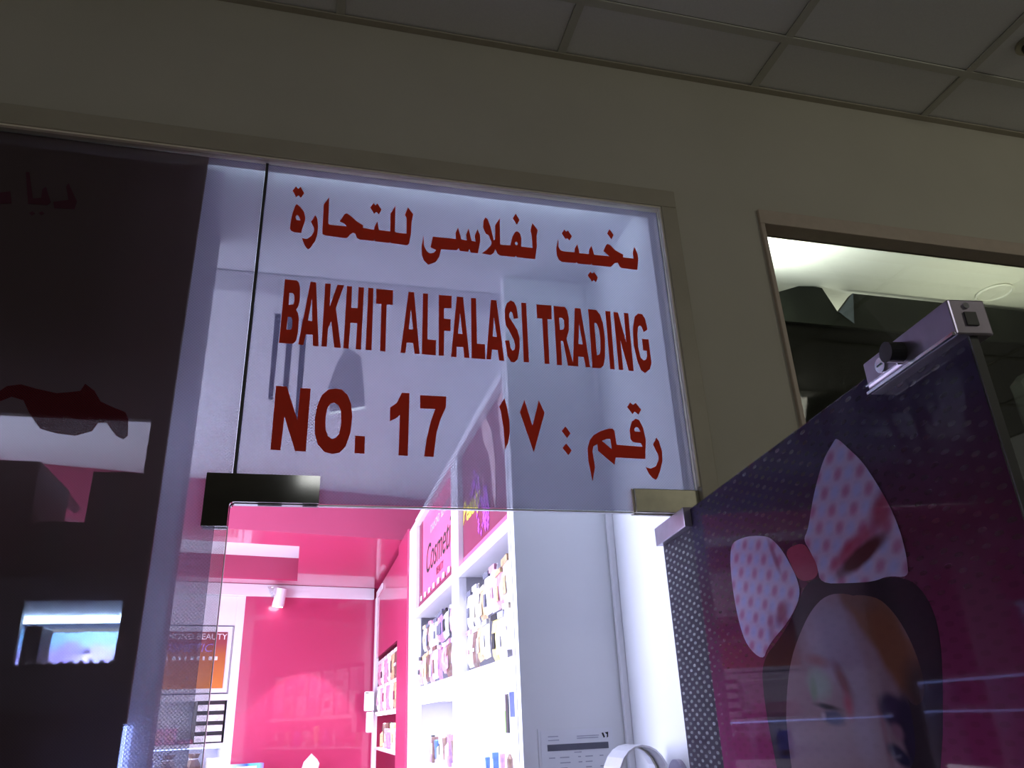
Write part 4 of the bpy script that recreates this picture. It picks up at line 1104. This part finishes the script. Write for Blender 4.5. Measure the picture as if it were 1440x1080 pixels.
# ================================================================ BACK WALL THINGS (local x along wall, local -y out of it)
def bw_empty(name, u, off, z):
    ca, sa = math.cos(BWA), math.sin(BWA)
    return empty(name, (BW[0] + ca * u + sa * off, BW[1] + sa * u - ca * off, z), BWA)


cb = bw_empty('display_cabinet', -1.40, -0.30, 0)
tag(cb, 'white display cabinet left of the pink back wall panel', 'cabinet')
MB().box(0.335, 0.40, -0.30, 0, 0, 2.655, bevel=0.002).build('side_post', 'gloss_white', cb)
MB().box(-1.0, 0.335, -0.30, 0, 2.43, 2.655, bevel=0.002).build('header', 'gloss_white', cb)
MB().box(-1.0, 0.335, -0.06, 0, 0, 2.43).build('back_panel', 'gloss_white', cb)
MB().box(-1.0, 0.335, -0.30, -0.06, 1.890, 1.935, bevel=0.002).build('shelf', 'gloss_white', cb)
MB().box(-1.0, 0.335, -0.30, -0.06, 1.575, 1.600, bevel=0.002).build('shelf', 'gloss_white', cb)
MB().box(-1.0, 0.335, -0.30, -0.06, 1.28, 1.30, bevel=0.002).build('shelf', 'gloss_white', cb)
MB().box(-1.0, 0.335, -0.292, -0.28, 1.566, 1.573).build('led_strip', 'led_mid', cb)
o = area('shelf_light', (0, 0, 0), (0, 0, -1), 1.2, 3.5, (0.85, 0.88, 1.0), 0.04)
o.parent = cb
o.location = (-0.4, -0.25, 1.56)
o.rotation_euler = (0, 0, 0)
o = area('shelf_light', (0, 0, 0), (0, 0, -1), 1.2, 2.0, (0.9, 0.88, 1.0), 0.04)
o.parent = cb
o.location = (-0.4, -0.25, 1.88)
o.rotation_euler = (0, 0, 0)

po = bw_empty('framed_poster', -1.40, 0.0, 1.94)
tag(po, 'framed orange-brown poster with white capitals in the white cabinet', 'poster')
MB().box(-0.60, 0.330, -0.004, 0.03, 0.0, 0.485).build('frame', 'white', po)
fl_ = MB()
for a in ((-0.60, 0.326, 0.481, 0.485), (-0.60, 0.326, 0.0, 0.004), (0.322, 0.326, 0.0, 0.485)):
    fl_.box(a[0], a[1], -0.0056, -0.0042, a[2], a[3])
fl_.build('frame_line', 'ink', po)
MB().box(-0.40, 0.288, -0.008, -0.0045, 0.035, 0.440).build('print', grad_mat('bronze_print', [(0.0, (0.62, 0.20, 0.03)), (0.6, (0.42, 0.11, 0.03)), (0.8, (0.30, 0.05, 0.06)), (1.0, (0.25, 0.04, 0.05))], 'Z', 0.03, 0.44), po)
text_part('lettering', 'DIAMOND BEAUTY', 0.062, frame_xz((-0.245, -0.0086, 0.385), (1, 0, 0), (0, 0, 1)), 'white_pack', po, sx=0.98)
text_part('lettering', 'COSMETIC', 0.085, frame_xz((-0.245, -0.0086, 0.295), (1, 0, 0), (0, 0, 1)), 'purple_pack', po, sx=1.05, shear=0.2)
for k in range(11):
    MB().box(-0.22 + 0.043 * k, -0.194 + 0.043 * k - 0.006 * (k % 3), -0.0088, -0.0081, 0.235, 0.262).build('printed_mark', 'white_pack', po)
# goods in the cabinet
dr = bw_empty('drawer_tower', -1.155, 0.0, 1.60)
tag(dr, 'white stack of small drawers with dark gaps, below the framed poster', 'drawer unit')
MB().box(-0.12, 0.075, 0.0, 0.20, 0.0, 0.288).build('carcass', 'black', dr)
for k in range(4):
    MB().box(-0.116, 0.071, -0.012, -0.0005, 0.010 + 0.070 * k, 0.052 + 0.070 * k, bevel=0.002).build('drawer_front', 'white_pack', dr)
random.seed(9)
for k in range(4):
    e_ = bw_empty('makeup_palette', -1.70 + 0.09 * k, -0.03, 1.60)
    tag(e_, 'coral makeup palette, %s of four from the left on the cabinet shelf' % ['first', 'second', 'third', 'last'][k], 'palette', 'coral palettes on the cabinet shelf')
    MB().box(-0.04, 0.04, 0.0, 0.03, 0.0, 0.11, bevel=0.003).build('case', 'pink_pack', e_)
    MB().cyl((0, -0.0015, 0.06), (0, 1, 0), 0.026, 0.002, 14).build('pan', 'skin', e_)
b_ = bw_empty('flat_box', -1.39, -0.02, 1.60)
tag(b_, 'flat crimson box on the cabinet shelf below the palettes', 'box')
MB().box(-0.005, 0.12, 0, 0.16, 0, 0.03, bevel=0.002).build('box_body', 'maroon', b_)
MB().box(0.02, 0.10, -0.0008, -0.0001, 0.008, 0.02).build('printed_label', 'pink_pack', b_)
for k, (u, m_, lab) in enumerate(((-1.58, 'blue_pack', 'dark blue carton low in the white cabinet'), (-1.42, 'brown_pack', 'crumpled brown foil bag low in the white cabinet'), (-1.25, 'brown_pack', 'dark round-topped bag beside the drawers'), (-1.10, 'cream_pack', 'patterned cream carton low at the right of the white cabinet'))):
    e_ = bw_empty('carton' if k in (0, 3) else 'foil_bag', u, -0.02, 1.30)
    tag(e_, lab, 'box' if k in (0, 3) else 'bag')
    if k in (0, 3):
        MB().box(-0.055, 0.055, 0, 0.12, 0, 0.20, bevel=0.003).build('carton_body', m_, e_)
        MB().box(-0.045, 0.045, -0.001, -0.0002, 0.02, 0.06).build('printed_band', 'ink_black', e_)
    else:
        MB().lathe([(0.05, 0), (0.062, 0.05), (0.058, 0.15), (0.03, 0.20), (0.045, 0.235)], 9, (0, 0.06, 0)).build('bag_body', m_, e_)
        MB().lathe([(0.032, 0.196), (0.032, 0.204)], 9, (0, 0.06, 0)).build('tie', 'white_pack', e_)

# blue and white box top in front of the pink wall, and a white tag card
b_ = bw_empty('patterned_carton', -0.93, 0.10, 1.0)
tag(b_, 'blue and turquoise carton whose top edge shows at the foot of the pink wall', 'box')
MB().box(-0.10, 0.13, -0.1, 0.0, 0, 0.455, bevel=0.002).build('carton_body', grad_mat('turquoise_print', [(0.0, (0.5, 0.8, 0.95)), (0.45, (0.02, 0.10, 0.45)), (0.55, (0.1, 0.6, 0.95)), (0.85, (0.2, 0.65, 0.95)), (1.0, (0.35, 0.15, 0.6))], 'X', -0.09, 0.13), b_)
MB().box(-0.06, 0.08, -0.1015, -0.1005, 0.36, 0.44).build('printed_label', 'white_pack', b_)
b_ = bw_empty('carton_stand', -0.93, 0.0, 0.0)
tag(b_, 'low white counter against the foot of the pink back wall', 'counter')
MB().box(-0.12, 0.75, -0.35, -0.002, 0.0, 0.97, bevel=0.003).build('body', 'gloss_white', b_)
MB().box(-0.13, 0.76, -0.36, -0.002, 0.97, 1.0, bevel=0.003).build('worktop', 'white', b_)
b_ = bw_empty('tag_card', -0.45, 0.12, 1.0)
tag(b_, 'bright white pointed card on a stem in front of the pink wall', 'card')
MB().cyl((0, 0, 0.17), (0, 0, 1), 0.006, 0.34, 10).build('stem', 'chrome', b_)
MB().cyl((0, 0, 0.004), (0, 0, 1), 0.06, 0.008, 20).build('base', 'chrome', b_)
MB().flat([[(-0.055, 0.34), (0.055, 0.34), (0.075, 0.425), (0.055, 0.455), (0.01, 0.495), (-0.045, 0.44), (-0.06, 0.39)]], lambda u, v, d: (u, -0.008 - d, v), 0.004).build('card', 'lamp_white' if False else 'white', b_)

# spot lamp under the cornice, and the scallop it throws
sp = bw_empty('wall_spotlight', -0.775, 0.035, 2.655)
tag(sp, 'small white spotlight with a clear cap under the white cornice', 'lamp')
MB().cyl((0, -0.03, 0.035), (0, 1, 0), 0.035, 0.055, 18).build('bracket', 'gloss_white', sp)
MB().cyl((0.02, -0.055, -0.01), (0.10, -0.25, 1), 0.048, 0.14, 20, r2=0.040).build('lamp_head', 'gloss_white', sp)
MB().cyl((0.0112, -0.033, -0.083), (0.10, -0.25, 1), 0.040, 0.004, 20).build('lens', 'lamp_white', sp)
MB().cyl((-0.045, -0.06, 0.03), (0.8, -0.2, 0.35), 0.05, 0.04, 20, r2=0.035).build('clear_cap', 'glass', sp)
l = bpy.data.lights.new('spot', 'SPOT')
l.energy = 45
l.color = (1.0, 0.88, 0.95)
l.spot_size = math.radians(72)
l.spot_blend = 0.12
l.shadow_soft_size = 0.02
o = bpy.data.objects.new('wall_wash', l)
COL.objects.link(o)
pe = bw_empty('tmp', -0.50, 0.42, 2.66)
o.location = pe.location
bpy.data.objects.remove(pe)
# ================================================================ HUNG THINGS NEAR THE CEILING
for k, (x0, x1, z1, z0, lab) in enumerate(((-0.133, -0.117, 2.725, 2.47, 'leftmost dark blue strip drawn for a reflection behind the sign film'), (-0.098, -0.080, 2.725, 2.46, 'middle dark blue strip drawn for a reflection behind the sign film'), (-0.062, -0.045, 2.715, 2.38, 'right and longest dark blue strip drawn for a reflection behind the sign film'))):
    e_ = empty('reflection_strip', ((x0 + x1) / 2, 0.40, z0))
    tag(e_, lab, 'reflection_bar', 'dark blue reflection strips behind the sign film')
    w = (x1 - x0) / 2
    MB().flat([[(-w * 0.7, 0), (w * 0.7, 0), (w, z1 - z0), (-w, z1 - z0)]], lambda u, v, d: (u, d, v), 0.002).build('reflection_bar', 'blue_reflection', e_)  # dark reflection in the glass, modelled as a hanging bar
    MB().cyl((0, 0.001, (z1 - z0 + 3.03 - z0) / 2), (0, 0, 1), 0.0006, 3.03 - z1, 6).build('thread', 'white', e_)
e_ = empty('hanging_sign', (0.085, 0.40, 2.44))
tag(e_, 'smoky acrylic card hanging behind the sign film, with a lower edge made to glow', 'sign')
MB().flat([[(-0.065, 0.075), (-0.055, 0.0), (0.035, 0.022), (0.02, 0.17), (-0.02, 0.20), (-0.045, 0.15)]], lambda u, v, d: (u, d, v), 0.003).build('card', 'smoke', e_)
MB().flat([[(-0.058, -0.004), (-0.057, 0.002), (0.035, 0.025), (0.036, 0.019)]], lambda u, v, d: (u, -0.001 + d, v), 0.005).build('bright_edge', 'led_soft', e_)  # white edge line drawn by added glow, no lamp here
MB().cyl((-0.01, 0.0015, 0.385), (0, 0, 1), 0.0008, 0.41, 6).build('thread', 'white', e_)

# ================================================================ ENTRANCE
# licence paper on the partition
pp = empty('licence_paper', (0.716, 0.584, 1.348))
tag(pp, 'white paper with a dark header bar taped to the partition beside the doorway', 'paper')
MB().box(-0.107, 0.107, -0.0014, 0, -0.002, 0.302).build('plastic_sleeve', 'white', pp)
MB().box(-0.100, 0.102, -0.0022, -0.0015, 0, 0.297).build('sheet', 'paper', pp)
MB().box(-0.083, 0.087, -0.0030, -0.0023, 0.2475, 0.263).build('header_bar', 'ink', pp)
tx = MB()
for (a, b, z) in ((-0.080, -0.052, 0.281), (0.0, 0.062, 0.279), (-0.08, -0.050, 0.272), (0.0, 0.060, 0.274), (-0.010, 0.010, 0.241)):
    tx.box(a, b, -0.0028, -0.0023, z, z + 0.0022)
random.seed(3)
for k in range(14):
    z = 0.230 - 0.0125 * k
    for (a, w) in ((-0.080, 0.02), (-0.05, 0.03), (0.0, 0.012), (0.02, 0.022), (0.06, 0.015)):
        if random.random() < 0.7:
            tx.box(a, a + w * random.uniform(0.6, 1), -0.0028, -0.0023, z, z + 0.0025)
tx.build('small_print', 'ink_light', pp)
MB().flat([[(0.070, 0.285), (0.075, 0.273), (0.079, 0.275), (0.075, 0.286)], ], lambda u, v, d: (u, -0.0023 - d, v), 0.0006).build('emblem', 'ink_black', pp)
MB().flat([[(0.079, 0.286), (0.089, 0.287), (0.088, 0.275), (0.084, 0.273), (0.085, 0.281)], ], lambda u, v, d: (u, -0.0023 - d, v), 0.0006).build('emblem', 'ink_black', pp)


# chrome loop
def band(pts, wid, thick, m, name, parent, axis=(0, 1, 0)):
    """flat strip swept along pts (x, z) with width along y"""
    mb = MB()
    rings = []
    n = len(pts)
    for i, (x, z) in enumerate(pts):
        a, b = pts[max(0, i - 1)], pts[min(n - 1, i + 1)]
        tx_, tz_ = b[0] - a[0], b[1] - a[1]
        ln = math.hypot(tx_, tz_)
        nx, nz = -tz_ / ln * thick / 2, tx_ / ln * thick / 2
        rings.append([mb.bm.verts.new(p) for p in ((x + nx, -wid / 2, z + nz), (x + nx, wid / 2, z + nz), (x - nx, wid / 2, z - nz), (x - nx, -wid / 2, z - nz))])
    for a, b in zip(rings, rings[1:]):
        for k in range(4):
            mb.bm.faces.new((a[k], a[(k + 1) % 4], b[(k + 1) % 4], b[k]))
    mb.bm.faces.new(rings[0])
    mb.bm.faces.new(rings[-1][::-1])
    return mb.build(name, m, parent)


hd = empty('loop_stand', (0.775, 0.34, 0))
tag(hd, 'chrome band bent into an upright loop, in front of the bright wall in the doorway', 'stand')
pts = [(-0.065, 0.02), (-0.065, 1.50)]
for k in range(1, 12):
    a = math.pi - k * math.pi / 12
    pts.append((0.065 * math.cos(a) * (1 if abs(math.cos(a)) > .9 else 1.02), 1.50 + 0.108 * math.sin(a) ** 0.75))
pts += [(0.065, 1.50), (0.065, 0.02)]
band(pts, 0.105, 0.004, 'satin', 'outer_band', hd)
MB().box(-0.085, 0.085, -0.05, 0.05, 0, 0.018, bevel=0.004).build('base', 'chrome', hd)
band([(p[0] * 0.93, p[1] - 0.004) for p in pts], 0.012, 0.002, 'brushed', 'inner_rib', hd)
rs = empty('wall_rosette', (0.87, 0.30, 1.53))
tag(rs, 'round brushed disc on the bright wall beside the chrome loop', 'fitting')
MB().cyl((-0.006, 0, 0), (1, 0, 0), 0.045, 0.012, 28).build('disc', 'lock_steel', rs)
MB().cyl((-0.016, 0, 0), (1, 0, 0), 0.018, 0.010, 20).build('hub', 'chrome', rs)

# ================================================================ NEIGHBOURING UNIT
nbt = empty('dark_partition')
tag(nbt, 'dark partition board with a torn V notch in its top edge, inside the neighbouring unit', 'partition')
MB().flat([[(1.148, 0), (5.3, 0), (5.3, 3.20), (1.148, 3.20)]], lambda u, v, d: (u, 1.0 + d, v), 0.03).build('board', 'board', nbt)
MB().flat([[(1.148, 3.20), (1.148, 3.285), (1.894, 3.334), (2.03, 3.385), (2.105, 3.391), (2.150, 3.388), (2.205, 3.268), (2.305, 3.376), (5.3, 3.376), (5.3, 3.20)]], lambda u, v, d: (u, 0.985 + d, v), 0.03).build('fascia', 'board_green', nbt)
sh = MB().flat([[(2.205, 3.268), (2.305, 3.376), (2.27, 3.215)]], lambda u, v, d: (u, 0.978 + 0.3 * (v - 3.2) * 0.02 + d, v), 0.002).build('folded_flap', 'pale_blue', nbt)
cs = empty('grey_shape', (3.0, 0.90, 2.62))
tag(cs, 'pale grey rounded shape with two dark slots, seen through the neighbouring window', 'appliance')
MB().flat([[(0, 0.0), (0.02, 0.16), (0.0, 0.33), (0.06, 0.385), (0.18, 0.40), (0.30, 0.37), (0.36, 0.2), (0.42, -0.06), (0.40, -0.20), (0.16, -0.16), (0.10, -0.05)], [(0.03, 0.28), (0.05, 0.33), (0.12, 0.345), (0.20, 0.33), (0.14, 0.2), (0.13, 0.08), (0.06, 0.12)]], lambda u, v, d: (u, d, v), 0.06).build('shell', 'pale_grey', cs)  # rounded pale grey outline with one opening
MB().box(0.22, 0.32, -0.004, 0.0, 0.03, 0.065).build('slot', 'black', cs)
MB().box(0.20, 0.33, -0.004, 0.0, -0.06, -0.035).build('slot', 'black', cs)
MB().box(0.05, 0.15, 0.06, 0.10, 0.0, 0.3).build('bracket', 'black', cs)
dl = empty('ceiling_lamp', (3.0, 0.885, 3.40))
tag(dl, 'shallow round ceiling lamp on the cream ceiling of the neighbouring unit', 'lamp')
MB().lathe([(0.075, 0), (0.080, -0.008), (0.072, -0.012), (0.070, -0.006)], 28).build('ring', 'cream', dl)
MB().cyl((0, 0, -0.003), (0, 0, 1), 0.069, 0.004, 28).build('diffuser', 'cream_pack', dl)
dl = empty('ceiling_sprinkler', (1.925, -0.345, 3.40))
tag(dl, 'small dark round fitting in the corridor ceiling at the far right', 'ceiling fitting')
MB().lathe([(0.040, 0.004), (0.040, -0.004), (0.028, -0.007)], 24).build('rim', 'brushed', dl)
MB().lathe([(0.026, -0.006), (0.024, -0.022), (0.012, -0.03)], 20).build('head', 'black', dl)


# give every unplaced Empty its thing's base as origin (world positions unchanged)
bpy.context.view_layer.update()
for e_ in [o for o in bpy.data.objects if o.type == 'EMPTY' and o.parent is None and o.location.length == 0]:
    ms = [c for c in e_.children_recursive if c.type == 'MESH']
    if not ms:
        continue
    pts = [c.matrix_world @ Vector(b) for c in ms for b in c.bound_box]
    loc = Vector(((min(p.x for p in pts) + max(p.x for p in pts)) / 2, (min(p.y for p in pts) + max(p.y for p in pts)) / 2, min(p.z for p in pts)))
    e_.location = loc
    for c in e_.children:
        c.location = c.location - loc
